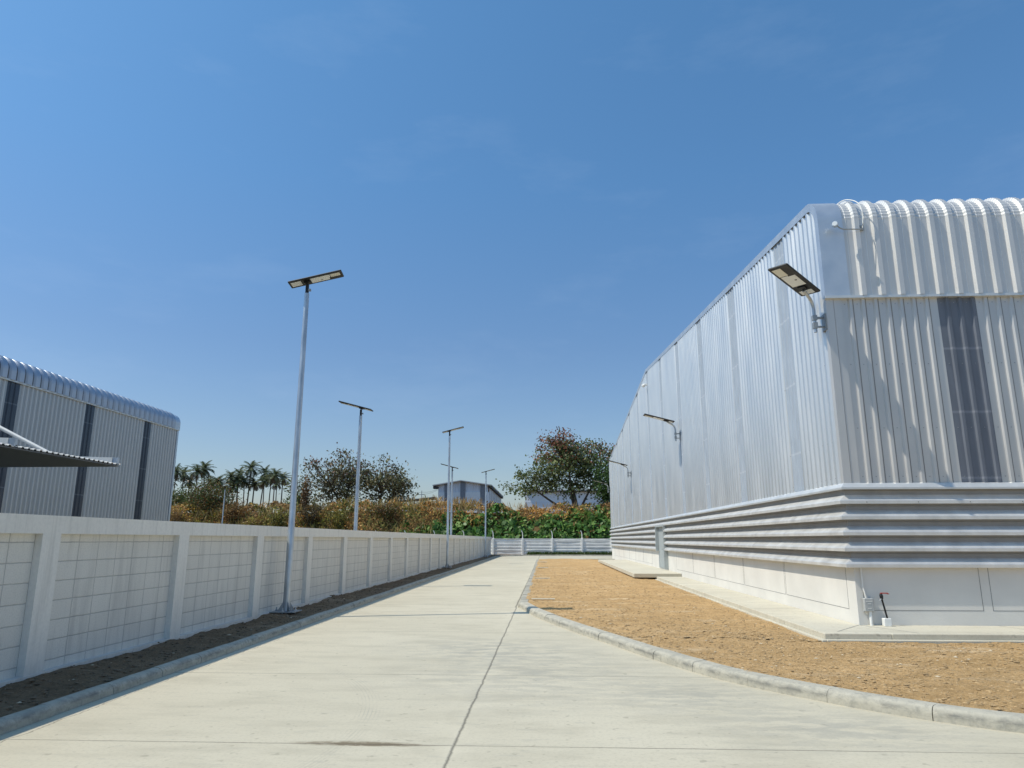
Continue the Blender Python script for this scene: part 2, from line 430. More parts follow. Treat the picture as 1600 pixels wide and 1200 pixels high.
# soil bed along the boundary wall
def sheet(name,mat,xl,xr,ys,nx,zf,kind='structure',pw=1.0):
    rows=[]
    for y in ys:
        a,b=xl(y),xr(y)
        rows.append([Vector((a+(b-a)*(k/nx)**pw,y,0)) for k in range(nx+1)])
    for r in rows:
        for p in r: p.z=zf(p.x,p.y)
    o=MB().grid(rows,flip=True).build(name,mat); smooth_by_angle(o,80)
    return tag(o,kind=kind)
def fbm(x,y,s,o=4): return noise.fractal(Vector((x*s,y*s,3.3)),1.0,2.0,o)
ys=[-6+k*.12 for k in range(260)]; ys=ys+[ys[-1]+k*.5 for k in range(1,105)]
sheet('soil_bed',M['soil'],lambda y:WX-.1,lambda y:-4.87-(.12 if y>30 else .12*max(0,y)/30),ys,14,
      lambda x,y:.075+.03*fbm(x,y,1.3)+.028*fbm(x,y,6)+.05*max(0,(-5.3-x))*(.5+fbm(x,y,.8)))
# sandy lot
ki=[(p.y,p.x) for p in curve]; ki=sorted(ki)
def kx(y):
    if y>=18.3: return -.72-.0035*(y-18.3)
    for (a,xa),(b,xb) in zip(ki,ki[1:]):
        if a<=y<=b and b>a: return xa+(xb-xa)*(y-a)/(b-a)
    return 28
def lot_l(y):
    e=.14
    if y<9.5: e=.155
    base=kx(y)+e
    if y>58: base=max(base,-.7+1.9*(1-sqrt(max(0,1-((y-58)/2.6)**2))))
    return base
ys=[5.55+k*.055 for k in range(126)]; ys+= [ys[-1]+k*.11 for k in range(1,180)]; ys+=[ys[-1]+k*.4 for k in range(1,200) if ys[-1]+k*.4<61.05]
# near part (in front of the warehouse) and the part beside it share one sheet
def lot_r(y): return 26.0 if y<12.3 else 4.46
def lot_z(x,y):
    e=min(1,max(0,(4.5-x)/2.6)) if y>12.3 else min(1,max(0,(12.3-y)/2.2))
    if y<12.3 and x<4.5: e=max(e,min(1,(4.5-x)/2.6))
    return .03+.062*e+.022*fbm(x,y,.7)+.016*fbm(x,y,4.5)+.012*fbm(x,y,13,3)
o=sheet('sandy_lot',M['dirt'],lot_l,lot_r,[y for y in ys if y<12.3],420,lot_z,pw=1.35)
o2=sheet('sandy_verge',M['dirt'],lot_l,lot_r,[12.3]+[y for y in ys if y>=12.3],90,lot_z)

# clods and pebbles
def clods(name,n,sampler,mat,smin,smax,label,cat):
    V=[];F=[]
    base=[Vector(v) for v in ((0,0,1),(.9,0,.2),(.28,.85,.2),(-.72,.53,.15),(-.72,-.53,.2),(.28,-.85,.15),(0,0,-.5))]
    fs=[(0,1,2),(0,2,3),(0,3,4),(0,4,5),(0,5,1),(6,2,1),(6,3,2),(6,4,3),(6,5,4),(6,1,5)]
    for _ in range(n):
        x,y,z=sampler(); s=smin+(smax-smin)*random.random()**4
        a=random.uniform(0,6.28); ca,sa=cos(a),sin(a); b=len(V)
        jx,jy,jz=random.uniform(.7,1.4),random.uniform(.7,1.3),random.uniform(.45,.9)
        for v in base:
            q=v*random.uniform(.75,1.2); V.append((x+s*(q.x*jx*ca-q.y*jy*sa),y+s*(q.x*jx*sa+q.y*jy*ca),z+s*q.z*jz*.7))
        F+=[tuple(i+b for i in f) for f in fs]
    mb=MB(); mb.v=V; mb.f=F; mb.m=[int(random.random()<.1) for i in range(len(F)//10) for k in [0] for r in range(1)]; mm=[]
    for k in range(len(F)//10):
        q=1 if random.random()<.025 else 0; mm+=[q]*10
    mb.m=mm
    return tag(mb.build(name,mat),label,cat,kind='stuff')
M['clod']=simple('sandy_clod',(.44,.30,.15),.95,0,.3,9)
M['palestone']=simple('pale_pebble',(.60,.50,.35),.9,0,.2,9)
M['darkclod']=simple('dark_clod',(.22,.155,.095),.95,0,.3,9)
def s_lot():
    while True:
        if random.random()<.55:
            y=random.uniform(5.7,12.2); l=lot_l(y); x=l+.05+(11.5-l)*random.random()
            if x>lot_r(y)-.05: continue
        else:
            y=12.3+random.random()**1.6*30; l=lot_l(y); x=random.uniform(l+.05,4.35)
        return x,y,lot_z(x,y)
clods('sandy_clods',42000,s_lot,[M['clod'],M['palestone']],.006,.036,'loose sandy clods and pebbles strewn over the tan dirt lot','soil clods')
def s_bed():
    y=3+random.random()**1.4*40; x=random.uniform(-5.9,-5.05); return x,y,.085+.03*fbm(x,y,1.3)+.028*fbm(x,y,6)+.05*max(0,(-5.3-x))*(.5+fbm(x,y,.8))
clods('soil_clods',5000,s_bed,[M['darkclod'],M['palestone']],.006,.04,'dark crumbly soil clods in the bed below the boundary wall','soil clods')

# small concrete strips lying in the sandy verge beside the straight kerb
k=0
for (x,y,w,l) in ((-.12,19.4,.62,.12),(-.2,29.6,.6,.18),(-.25,40.5,.6,.25),(-.3,51,.6,.3)):
    b=MB().bevbox((-w/2,-l/2,0),(w/2,l/2,.025),.008).build('concrete_strip',M['apron'],loc=(x,y,.11))
    tag(b,['nearest flat pale concrete strip beside the kerb mitre','second pale concrete strip crossing the sandy verge','third pale concrete strip crossing the sandy verge, small','farthest pale concrete strip near the end of the sandy verge'][k],'concrete strip','concrete strips in the sandy verge'); k+=1

# ------------------------------------------------------------------ boundary wall
bw=empty('boundary_wall',(WX,8.23,0),'long white painted block wall with pilasters on the left of the road','wall')
pitch=3.17; pw_=.32; rec=.09
def wl(mb,lo,hi): return mb.box((lo[0]-WX,lo[1]-8.23,lo[2]),(hi[0]-WX,hi[1]-8.23,hi[2]))
YB0=8.23-pitch*4; YB1=77.2
wl(MB(),(WX-.22,YB0,1.72),(WX,YB1,1.935)).build('coping_beam',M['wallpaint'],bw)
wl(MB(),(WX-.22,YB0,-.1),(WX+.012,YB1,.13)).build('base_beam',M['wallpaint'],bw)
y=YB0; i=0
while y<YB1-.1:
    wl(MB(),(WX-.22,y,.13),(WX,min(y+pw_,YB1),1.72)).build('pilaster',M['wallpaint'],bw)
    y2=min(y+pitch,YB1)
    if y2-y>pw_+.05:
        wl(MB(),(WX-.2,y+pw_,.13),(WX-rec,y2,1.72)).build('block_panel',M['block'],bw)
    y+=pitch

# ------------------------------------------------------------------ far fence of precast planks
M['precast']=simple('precast_white',(.84,.83,.79),.7,0,.1,1.2,.2,12)
ff=empty('precast_fence',(0,78,0),'low white precast plank fence closing the far end of the road','fence')
FY=78.0; step=3.2; xs=[-5.85+step*k for k in range(-12,9)]
for i,x in enumerate(xs):
    p=MB().bevbox((x-.11,-.13,-.1),(x+.11,.13,1.80),.02).build('post',M['precast'],ff)
    t_=MB().tube([(x,0,1.80),(x,0,2.2),(x-.03,0,2.4),(x-.14,.0,2.62)],.04,6).build('wire_arm',M['precast'],p)
    if i<len(xs)-1:
        pm=MB(); a,b=x+.11,x+step-.11
        for r in range(5):
            z0=.02+r*.34; sag=random.uniform(-.05,.05)
            rows=[]
            n=10
            for zi,(dz,off) in enumerate(((0,.0),(.05,.0),(.09,-.018),(.24,-.016),(.29,.004),(.335,.0))):
                rows.append([(a+(b-a)*k/n,-.03+off*1.0+sag*sin(pi*k/n)*(.5+.5*(zi%2)),z0+dz+.02*sin(pi*k/n+r)*random.uniform(.2,.6)) for k in range(n+1)])
            pm.grid(rows)
        pm.build('plank_panel',M['precast'],ff)
MB().box((xs[0],-.06,1.70),(xs[-1],.06,1.76)).build('top_rail',M['precast'],ff)

# ------------------------------------------------------------------ warehouses
S1=(10.80-8.49)/(38.3-Y0-.5); RR=.5; ZC=7.99
def ribs(u0,u1,pat,per):
    out=[]; k=0; u=u0
    while u<u1-1e-6:
        for du,o in pat:
            if u+du<=u1+1e-6: out.append((u+du,o))
        u+=per
    out.append((u1,0)); return out
WALLPAT=[(0,0),(.128,0),(.152,.034),(.205,.034),(.229,0)]; PER=.245
EAVEPAT=[(0,0),(.06,0),(.072,.006),(.085,0),(.19,0),(.222,.06),(.31,.06),(.342,0)]; EPER=.37

def roofz(y):
    ym=(Y0+Y1)/2; d=min(y,2*ym-y)-Y0
    th=math.atan(S1)
    ya=RR-RR*sin(th)     # where the arc meets the slope
    if d<=ya: return ZC+sqrt(max(0,RR*RR-(RR-max(0,d))**2))
    return ZC+RR*cos(th)+(d-ya)*S1

wh=empty('warehouse',(X0,Y0,0),'large silver corrugated metal warehouse with louvred base on the right','building')
def L(p): return (p[0]-X0,p[1]-Y0,p[2])
# plinth
pl=MB(); 
pl.box(L((X0,Y0,0)),L((XR,Y1,1.25)))
def pj(lo,hi): pl.box(L(lo),L(hi),1)
e=.003; w=.008
for xa,xb in ((5.72,7.80),(7.97,10.2),(10.4,12.6)):
    for x in (xa,xb): pj((x,Y0-e,.40),(x+w,Y0+.01,1.2))
    pj((xa,Y0-e,.40),(xb,Y0+.01,.40+w))
yb=13.98
while yb<Y1-4:
    ye=yb+3.5
    if not (yb<36.3 and ye>33.6):
        for y in (yb,ye): pj((X0-e,y,.39),(X0+.01,y+w,1.2))
        pj((X0-e,yb,.39),(X0+.01,ye,.39+w))
    yb+=3.58
pl.build('plinth',[M['plinth'],M['joint']],wh)
# gable cladding (faces the road) with frosted skylight strips
SIDEPAT=[(0,0),(.098,0),(.128,.034),(.205,.034),(.235,0)]
def clad_y(y0,y1,zb,name,mat):
    rows=[[],[],[]]
    for u,o in ribs(y0,y1,SIDEPAT if name=='side_cladding' else WALLPAT,PER):
        zt=roofz(u)-.02
        for r,z in zip(rows,(zb,zb+(zt-zb)*.5,zt)): r.append(L((X0-o*(1.35 if name=='side_cladding' else .6),u,z)))
    mb=MB().grid(rows,flip=True)
    if name=='side_cladding':
        u=y0
        while u<min(y1,40)-.2:
            for z in (2.80,3.5,5.05,6.6): mb.box(L((X0-.008,u+.06,z)),L((X0,u+.074,z+.014)),1)
            u+=PER
    return mb.build(name,[mat,M['galvdark']],wh)
strips=[15.62+PER*18*k for k in range(11)]
ycur=Y0+.09
segs=[]
for s_ in strips:
    a=ycur; 
    clad_y(a,s_,2.66,'side_cladding',M['gable'])
    clad_y(s_,s_+PER*3,2.66,'skylight_strip',M['sky_gable'])
    ycur=s_+PER*3
clad_y(ycur,Y1,2.66,'side_cladding',M['gable'])
# front cladding
def clad_x(x0,x1,name,mat,z0=2.66,z1=6.33):
    rows=[[],[]]
    for u,o in ribs(x0,x1,WALLPAT,PER):
        for r,z in zip(rows,(z0,z1)): r.append(L((u,Y0-o,z)))
    mb=MB().grid(rows)
    if name=='front_cladding':
        mb.m=[1 if k%5==4 else 0 for k in range(len(mb.f))]  # narrow darker strip beside every rib
    u=x0
    while u<x1-.2:
        for z in (2.80,3.72,4.97,6.20): mb.box(L((u+.06,Y0-.008,z)),L((u+.074,Y0,z+.014)),2)
        u+=PER
    return mb.build(name,[mat,M['darkline'],M['galvdark']],wh)
M['darkline']=simple('dark_sheet_line',(.25,.25,.25),.6,.3,.05,3)
xs0=X0+.27; sx0=xs0+PER*8-.10
clad_x(xs0,sx0,'front_cladding',M['sheet'])
clad_x(sx0,sx0+PER*3,'skylight_strip',M['sky_front'])
clad_x(sx0+PER*3,XR,'front_cladding',M['sheet'])
# corner flashing
MB().box(L((X0-.036,Y0-.036,2.67)),L((X0+.11,Y0+.02,6.34))).box(L((X0+.12,Y0-.026,2.67)),L((X0+.268,Y0+.02,6.33))).box(L((X0+.11,Y0-.012,2.67)),L((X0+.12,Y0+.02,6.33)),1).box(L((X0-.036,Y0+.02,2.67)),L((X0+.02,Y0+.10,8.0))).build('corner_flashing',[M['sheet'],M['darkline']],wh)
# curved roof and eave sheets
def roofpath(off,crimp=False):
    th=math.atan(S1); P=[]
    P.append((Y0-off,6.36)); P.append((Y0-off,7.2)); P.append((Y0-off,ZC-.05))
    n=22 if crimp else 10
    for k in range(n+1):
        a=pi-(pi/2-th)*k/n
        rr=RR+off+((.005 if k%2 else -.003) if crimp and 0<k<n else 0)
        P.append((Y0+RR+rr*cos(a),ZC+rr*sin(a)))
    ym=(Y0+Y1)/2
    P.append((ym,ZC+RR*cos(th)+off+(ym-Y0-RR+RR*sin(th))*S1))
    return P
def fullpath(off,crimp=False):
    P=roofpath(off,crimp); ym=(Y0+Y1)/2
    return P+[(2*ym-y,z) for y,z in P[-2::-1]]
P=fullpath(.05,True)
nr=[]
for i,(y,z) in enumerate(P):
    a=P[max(i-1,0)]; b=P[min(i+1,len(P)-1)]; t=Vector((b[0]-a[0],b[1]-a[1])).normalized(); nr.append((-t.y,t.x))
base=fullpath(.05,False)
rows=[]
rb=ribs(X0+.44,XR,EAVEPAT,EPER)
for (y,z),(ny,nz) in zip(P,nr):
    rows.append([L((u,y+ny*o,z+nz*o)) for u,o in rb])
MB().grid(rows).build('curved_eave_sheet',M['eave'],wh)
# barge flashing wrapping the gable edge
def nrm_path(P):
    out=[]
    for i,(y,z) in enumerate(P):
        a=P[max(i-1,0)]; b=P[min(i+1,len(P)-1)]; t=Vector((b[0]-a[0],b[1]-a[1])).normalized(); out.append((-t.y,t.x))
    return out
P=fullpath(.075); N_=nrm_path(P); rows=[]
for (y,z),(ny,nz) in zip(P,N_):
    rows.append([L((X0-.05,y-ny*.17,z-nz*.17)),L((X0-.05,y,z)),L((X0+.44,y,z)),L((X0+.44,y-ny*.03,z-nz*.03))])
o=MB().grid(rows).build('barge_flashing',M['flash'],wh); smooth_by_angle(o,40)
# trims
MB().box(L((X0-.055,Y0-.10,6.31)),L((XR,Y0+.01,6.362))).build('eave_trim',M['trim'],wh)
tr=MB(); 
prof=[(.02,2.69),(.06,2.675),(.13,2.60),(.13,2.565),(.02,2.565)]
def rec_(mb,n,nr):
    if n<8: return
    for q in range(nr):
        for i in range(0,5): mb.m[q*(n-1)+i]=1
def sweepL(mb,prof,kx_=1.0,ky_=1.0,ya=Y1,yb=None,front=True,mi=0):
    """profile swept along the gable then round the corner along the front"""
    rows=[]
    if yb is None:
        rows.append([L((X0-o*kx_,ya,z)) for o,z in prof]); rows.append([L((X0-o*kx_,Y0-o*ky_,z)) for o,z in prof]); rows.append([L((XR,Y0-o*ky_,z)) for o,z in prof])
        mb.grid(rows,mi,flip=True); mb.add(rows[0],[tuple(range(len(prof)))],mi); rec_(mb,len(prof),2)
    else:
        rows=[[L((X0-o*kx_,ya,z)) for o,z in prof],[L((X0-o*kx_,yb,z)) for o,z in prof]]
        mb.grid(rows,mi,flip=True); mb.add(rows[0],[tuple(range(len(prof)))],mi); mb.add(rows[1],[tuple(range(len(prof)))[::-1]],mi); rec_(mb,len(prof),1)
sweepL(tr,prof); tr.build('drip_trim',M['trim'],wh)
DY0,DY1=34.0,36.3
for r in range(5):
    zt=2.60-r*.286
    prof=[(.0,zt),(.035,zt),(.035,zt-.05),(.042,zt-.055),(.035,zt-.06),(.035,zt-.135),(.15,zt-.235),(.155,zt-.245),(.155,zt-.30),(.13,zt-.302),(.0,zt-.20)]
    def fix(m):
        x=X0+.3
        while x<XR: m.box(L((x,Y0-.155*.74-.006,zt-.278)),L((x+.016,Y0-.155*.74,zt-.262)),1); x+=.93
    if r==0:
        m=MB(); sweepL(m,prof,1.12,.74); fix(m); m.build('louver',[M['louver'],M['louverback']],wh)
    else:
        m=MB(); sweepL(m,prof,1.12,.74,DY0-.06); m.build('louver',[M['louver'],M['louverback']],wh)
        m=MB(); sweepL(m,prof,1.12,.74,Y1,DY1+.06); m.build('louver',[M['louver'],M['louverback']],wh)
# door
fr=MB()
fr.box(L((X0-.19,DY0-.08,.31)),L((X0+.02,DY0,2.34))).box(L((X0-.19,DY1,1.1)),L((X0+.02,DY1+.14,2.34))).box(L((X0-.19,DY0,2.26)),L((X0+.02,DY1,2.34))).box(L((X0-.05,DY1,.31)),L((X0+.02,DY1+.10,1.1)))
dfr=fr.build('door_frame',M['doorgrey'],wh)
dl=MB().box(L((X0-.035,DY0,.32)),L((X0-.003,(DY0+DY1)/2-.006,2.26))).box(L((X0-.035,(DY0+DY1)/2+.006,.32)),L((X0-.003,DY1,2.26))).build('door',M['doorgrey'],wh)
MB().tube([L((X0-.04,35.05,1.2)),L((X0-.10,35.05,1.2)),L((X0-.10,34.93,1.2))],.014,6).build('handle',M['galvdark'],dl)
# far side and back so that the building is closed
MB().box(L((X0+.3,Y1-.12,1.2)),L((XR,Y1-.02,6.4))).box(L((XR-.1,Y0+.3,1.2)),L((XR,Y1-.3,8.0))).build('rear_wall',M['sheet'],wh)

# aprons
ap=MB()
ap.bevbox((4.52,12.38,-.02),(X0-.002,30.5,.15),.012)
ap.bevbox((X0-.002,12.38,-.02),(XR,Y0-.002,.15),.012)
for x,y,dx,dy in ((5.58,13.58,-.75,-.95),(5.58,13.58,.5,-1.1),(8.0,13.58,.3,-1.1),(8.9,13.58,.35,-1.1),):
    n=Vector((-dy,dx,0)).normalized()*.006
    a=Vector((x,y,.153)); b=a+Vector((dx,dy,0))
    ap.add([a-n,b-n,b+n,a+n],[(0,1,2,3)],1)
for y in (16.5,19.6,22.8,26):
    ap.add([(4.55,y,.153),(5.58,y+.1,.153),(5.58,y+.115,.153),(4.55,y+.012,.153)],[(0,1,2,3)],1)
tag(ap.build('apron',[M['apron'],M['joint']]),kind='structure')
ft=MB().bevbox((4.44,12.28,-.02),(4.5175,30.4,.062),.01).bevbox((4.5175,12.28,-.02),(XR,12.377,.062),.01)
tag(ft.build('apron_footing',M['apron']),kind='structure')
ld=MB().bevbox((3.62,30.75,.10),(X0-.002,52,.265),.012).box((3.85,31.6,-.02),(X0-.01,52,.10),1)  # near-black block stands for the shade in the gap under the slab
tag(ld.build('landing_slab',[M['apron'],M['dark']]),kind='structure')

# ------------------------------------------------------------------ left warehouse
lw=empty('metal_warehouse',(-20,37,0),'grey corrugated metal shed with dark skylight strips behind the left wall','building')
LX,LY1,LY0=-20.0,37.0,-6.0
rows=[]
def LL(p): return (p[0]-LX,p[1]-LY1,p[2])
def lclad(y0,y1,name,mat):
    rows=[[],[]]
    for u,o in ribs(y0,y1,WALLPAT,PER):
        for r,z in zip(rows,(0,7.46)): r.append(LL((LX+o,u,z)))
    mb=MB().grid(rows)
    if name=='front_cladding':
        mb.m=[(1 if k%5 in (1,2) else 0) for k in range(len(mb.f))]; return mb.build(name,[mat,M['sheet']],lw)  # lighter rib faces imitate reflected sky by colour
    return mb.build(name,mat,lw)
M['sheetleft']=simple('aluzinc_sheet_shade',(.40,.41,.41),.45,.6,.06,2.0,.05,14,(1,1,.35))  # darkened copy of the sheet, shade of this side is in the colour
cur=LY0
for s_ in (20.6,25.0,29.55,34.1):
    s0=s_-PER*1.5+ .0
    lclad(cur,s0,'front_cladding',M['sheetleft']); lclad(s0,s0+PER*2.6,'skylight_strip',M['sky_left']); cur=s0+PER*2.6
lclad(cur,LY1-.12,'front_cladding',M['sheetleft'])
MB().box(LL((LX-.02,LY1-.12,0)),LL((LX+.04,LY1+.04,7.5))).build('corner_flashing',M['flash'],lw)
MB().box(LL((LX-.02,LY0,7.43)),LL((LX+.09,LY1+.03,7.49))).build('eave_trim',M['trim'],lw)
def lpath(off):
    r=.42; zc=7.83; P=[(off,7.48),(off,zc-.02)]
    th=.09
    for k in range(9):
        a=(pi/2-th)*k/8; P.append((-r+(r+off)*cos(a),zc+(r+off)*sin(a)))
    P.append((-16,zc+(r+off)+15.5*.09)); return P
P=lpath(.05); N_=[]
for i in range(len(P)):
    a=P[max(i-1,0)]; b=P[min(i+1,len(P)-1)]; t=Vector((b[0]-a[0],b[1]-a[1])).normalized(); N_.append((t.y,-t.x))
rb=ribs(LY0,LY1-.45,[(0,0),(.03,0),(.08,.075),(.30,.085),(.36,.02),(.365,0)],.43)
M['eaveleft']=simple('eave_sheet_shade',(.46,.49,.54),.40,.7,.05,2.0,.04,12)  # darker copy of the eave sheet with its shade in the colour
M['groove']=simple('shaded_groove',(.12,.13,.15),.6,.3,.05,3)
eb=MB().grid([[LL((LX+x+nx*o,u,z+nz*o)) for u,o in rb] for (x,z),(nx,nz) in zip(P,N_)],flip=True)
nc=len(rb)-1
eb.m=[1 if (k%nc)%6 in (4,5,0) else 0 for k in range(len(eb.f))]  # groove faces coloured dark as the shadow between bulges
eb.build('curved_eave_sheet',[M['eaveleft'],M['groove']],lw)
P=lpath(.08)
o=MB().grid([[LL((LX+x,LY1-.45,z)),LL((LX+x,LY1+.05,z)),LL((LX+x-.10,LY1+.05,z-.10))] for (x,z) in P],flip=True).build('barge_flashing',M['flash'],lw); smooth_by_angle(o,40)
MB().add([LL((LX,LY1,0)),LL((LX-16,LY1,0)),LL((LX-16,LY1,9.5)),LL((LX,LY1,8.0))],[(0,1,2,3)]).build('end_cladding',M['sheetleft'],lw)

# ------------------------------------------------------------------ carport in front of it
cp=empty('carport',(-17.2,19,0),'grey corrugated carport roof hung from white stays above the left wall','carport')
def K(p): return (p[0]+17.2,p[1]-19,p[2])
CY1=19.35
cs=ribs(4.0,CY1,[(0,0),(.09,0),(.105,.028),(.16,.028),(.175,0)],.2)
def slab(x): return 3.70+(-12-x)*.0
top=MB().grid([[K((x,u,3.715+o)) for u,o in cs] for x in (-18.5,-12.0)])
top.grid([[K((-12.0,u,3.695+o)) for u,o in cs],[K((-12.0,u,3.715+o)) for u,o in cs]],1)
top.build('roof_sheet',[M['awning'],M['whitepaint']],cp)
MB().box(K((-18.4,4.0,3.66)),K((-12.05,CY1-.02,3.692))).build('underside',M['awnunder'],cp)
for i,yb in enumerate((19.2,15.3,11.4,7.5)):
    bm=MB()
    bm.add([K(p) for p in ((-17.2,yb-.06,3.76),(-17.2,yb+.06,3.76),(-12.15,yb+.06,3.76),(-12.15,yb-.06,3.76),(-17.2,yb-.06,4.08),(-17.2,yb+.06,4.08),(-12.15,yb+.06,3.90),(-12.15,yb-.06,3.90))],[(3,2,1,0),(4,5,6,7),(0,1,5,4),(1,2,6,5),(2,3,7,6),(3,0,4,7)])
    b=bm.build('beam',M['whitepaint'],cp)
    MB().box(K((-12.145,yb-.05,3.70)),K((-12.0,yb+.05,3.90))).build('end_plate',M['galv'],b)
    MB().tube([K((-17.2,yb,0)),K((-17.2,yb,6.0))],.09,12).build('post',M['whitepaint'],cp)
    if i%2==0 or i==1:
        MB().tube([K((-17.15,yb-.15,5.55)),K((-13.75,yb-.15,3.93))],.055,10).build('stay',M['whitepaint'],cp)

# ------------------------------------------------------------------ solar lamps
def lamp_head(parent,mount,az,tilt,length=1.28,width=.40,back=.42,roll=0):
    """slab head; mount = point under the slab, az = direction of the long end"""
    T=Matrix.Translation(mount)@Matrix.Rotation(az,4,'Z')@Matrix.Rotation(-tilt,4,'Y')@Matrix.Rotation(roll,4,'X')
    h=MB().bevbox((-back,-width/2,.035),(length-back,width/2,.075),.012,0,T).build('lamp_head',M['black'],parent)
    def pan(x0,x1,y0,y1,m): MB().box((x0,y0,.0305),(x1,y1,.0345),0,T).build('light_panel',m,h)
    pan(-back+.05,-.13,-width/2+.055,width/2-.09,M['led'])
    pan(.10,.53,-width/2+.055,width/2-.07,M['led'])
    pan(.575,length-back-.06,-width/2+.05,width/2-.18,M['led2'])
    MB().box((.53,-width/2+.06,.027),(.56,width/2-.2,.033),0,T).build('sensor',M['led'],h)
    MB().box((.33,.03,.027),(.36,.07,.0325),0,T).build('sensor',M['black'],h)
    MB().box((-.07,-.07,.0),(.07,.07,.034),0,T).build('mounting_block',M['black'],h)
    return h
def pole_lamp(x,y,ztop,az,label,group,base=.12,r=.072,tilt=R(15)):
    t=empty('solar_street_lamp',(x,y,0),label,'street lamp',group)
    bp=MB().bevbox((-.27,-.27,base),(.27,.27,base+.022),.006).build('base_plate',M['galvdark'],t)
    for a in range(4):
        q=Matrix.Rotation(a*pi/2+pi/4,4,'Z')
        MB().add([q@Vector(p) for p in ((r*.8,-.006,base+.022),(.18,-.006,base+.022),(.18,-.006,base+.05),(r*.8,-.006,base+.24),(r*.8,.006,base+.022),(.18,.006,base+.022),(.18,.006,base+.05),(r*.8,.006,base+.24))],[(0,1,2,3),(7,6,5,4),(0,4,5,1),(1,5,6,2),(2,6,7,3),(3,7,4,0)]).build('gusset',M['galvdark'],t)
        c=Matrix.Rotation(a*pi/2,4,'Z')@Vector((.21,.0,0))
        MB().tube([(c.x,c.y,base-.05),(c.x,c.y,base+.10)],.014,8).tube([(c.x,c.y,base+.022),(c.x,c.y,base+.05)],.026,6).build('anchor_bolt',M['galv'],t)
    p=MB().tube([(0,0,base+.02),(0,0,1.6),(0,0,1.61),(0,0,ztop-.5),(0,0,ztop-.26)],[r,r,r*.97,r*.80,r*.78],16).build('pole',M['galv'],t,smooth=False); smooth_by_angle(p,50)
    MB().tube([(0,0,ztop-.32),(0,0,ztop-.02)],.042,10).build('neck',M['black'],t)
    MB().box((.035,-.03,ztop-.2),(.09,.03,ztop-.15)).build('clamp_bolt',M['galvdark'],t)
    lamp_head(t,Vector((0,0,ztop)),az,tilt)
    return t
LG='solar street lamps standing along the road'
NG='solar street lamps standing behind the boundary wall'
pole_lamp(-5.68,15.72,7.66,R(6),'nearest tall galvanised solar street lamp before the white wall, black tilted head',LG)
pole_lamp(-5.66,40.8,7.85,R(4),'middle solar street lamp on the near side of the wall, halfway to the fence',LG)
pole_lamp(-5.68,66.2,7.85,R(4),'farthest solar street lamp before the wall, near its corner with the fence',LG)
pole_lamp(-6.9,25.6,6.42,R(180),'galvanised solar street lamp rising behind the wall with its head reaching left',NG)
pole_lamp(-6.70,50.0,6.65,R(180),'distant solar street lamp behind the wall, head reaching left behind a nearer pole',NG)
pole_lamp(-36.95,80,7.5,R(40),'small distant solar lamp standing before the palm trees',None,tilt=R(-8))

def wall_lamp(y,label,az=pi,zm=5.9,group='solar lamps on arms along the warehouse side',tilt=R(15)):
    t=empty('wall_lamp',(X0-.035,y,zm),label,'wall lamp',group)
    br=MB().box((-.02,-.09,-.22),(.0,.09,.12)).box((-.19,-.02,.03),(-.02,.02,.07)).box((-.19,-.02,-.15),(-.02,.02,-.12)).box((-.23,-.05,-.17),(-.15,.05,-.05)).box((-.23,-.05,.0),(-.15,.05,.10)).build('bracket',M['galvdark'],t)
    d=Vector((cos(az),sin(az),0)); b0=Vector((-.19,0,-.25))
    pts=[b0,Vector((-.19,0,.22))]
    for k in range(1,7):
        a=k/6*R(62); pts.append(Vector((-.19,0,.22))+d*(.26*(1-cos(a)))+Vector((0,0,.26*sin(a))))
    a=R(62); tdir=d*sin(a)+Vector((0,0,cos(a)))
    end=pts[-1]+tdir*.22; pts.append(end)
    ar=MB().tube(pts,.032,12).build('arm',M['galv'],t); smooth_by_angle(ar,50)
    lamp_head(t,end+Vector((0,0,.02))+d*.05,az,tilt,back=.34)
    return t
wall_lamp(13.72,'nearest solar lamp on a bent arm at the warehouse corner, underside panels showing',R(223),5.92,tilt=R(11))
wall_lamp(29.33,'middle solar lamp on an arm halfway along the warehouse side')
wall_lamp(46.95,'far solar lamp on an arm near the far end of the warehouse side')
wall_lamp(62.6,'last small solar lamp at the far corner of the warehouse, before the dark tree')

# small eave fittings
fl=empty('floodlight',(6.39,Y0-.09,7.78),'small round floodlight on a thin bent arm under the curved eave','floodlight')
MB().box((-.03,-.01,-.04),(.05,.03,.06)).build('bracket',M['galvdark'],fl)
MB().tube([(.02,-.03,.04),(.0,-.06,-.03),(-.06,-.08,-.055),(-.40,-.10,-.055),(-.46,-.11,-.04),(-.53,-.12,.01)],.012,7).build('arm',M['galvdark'],fl)
o=MB().tube([(-.60,-.20,.02),(-.58,-.17,.02),(-.565,-.13,.015),(-.55,-.09,.01)],[.055,.062,.05,.02],14).build('lamp_housing',M['galv'],fl); smooth_by_angle(o,50)
o=MB().tube([(-.603,-.206,.02),(-.60,-.20,.02)],.045,14).build('lens',M['led'],fl)
cb=MB().tube(catmull([(6.06,14.2,8.46),(6.12,13.95,8.50),(6.22,13.72,8.51),(6.34,13.5,8.36),(6.40,13.42,8.15),(6.40,13.44,7.82)],6),.010,7)
tag(cb.build('cable',M['white'],smooth=True),'white cable arching over the curved eave to the floodlight','cable')
sc_=empty('security_camera',(X0-.035,38.2,10.0),'tiny white camera under the ridge of the warehouse side','camera')
MB().box((-.03,-.06,-.06),(0,.06,.06)).build('bracket',M['white'],sc_)
o=MB().tube([(-.03,0,0),(-.12,0,-.02),(-.18,0,-.08),(-.2,0,-.14)],[.03,.08,.10,.05],12).build('camera_housing',M['white'],sc_,smooth=True)

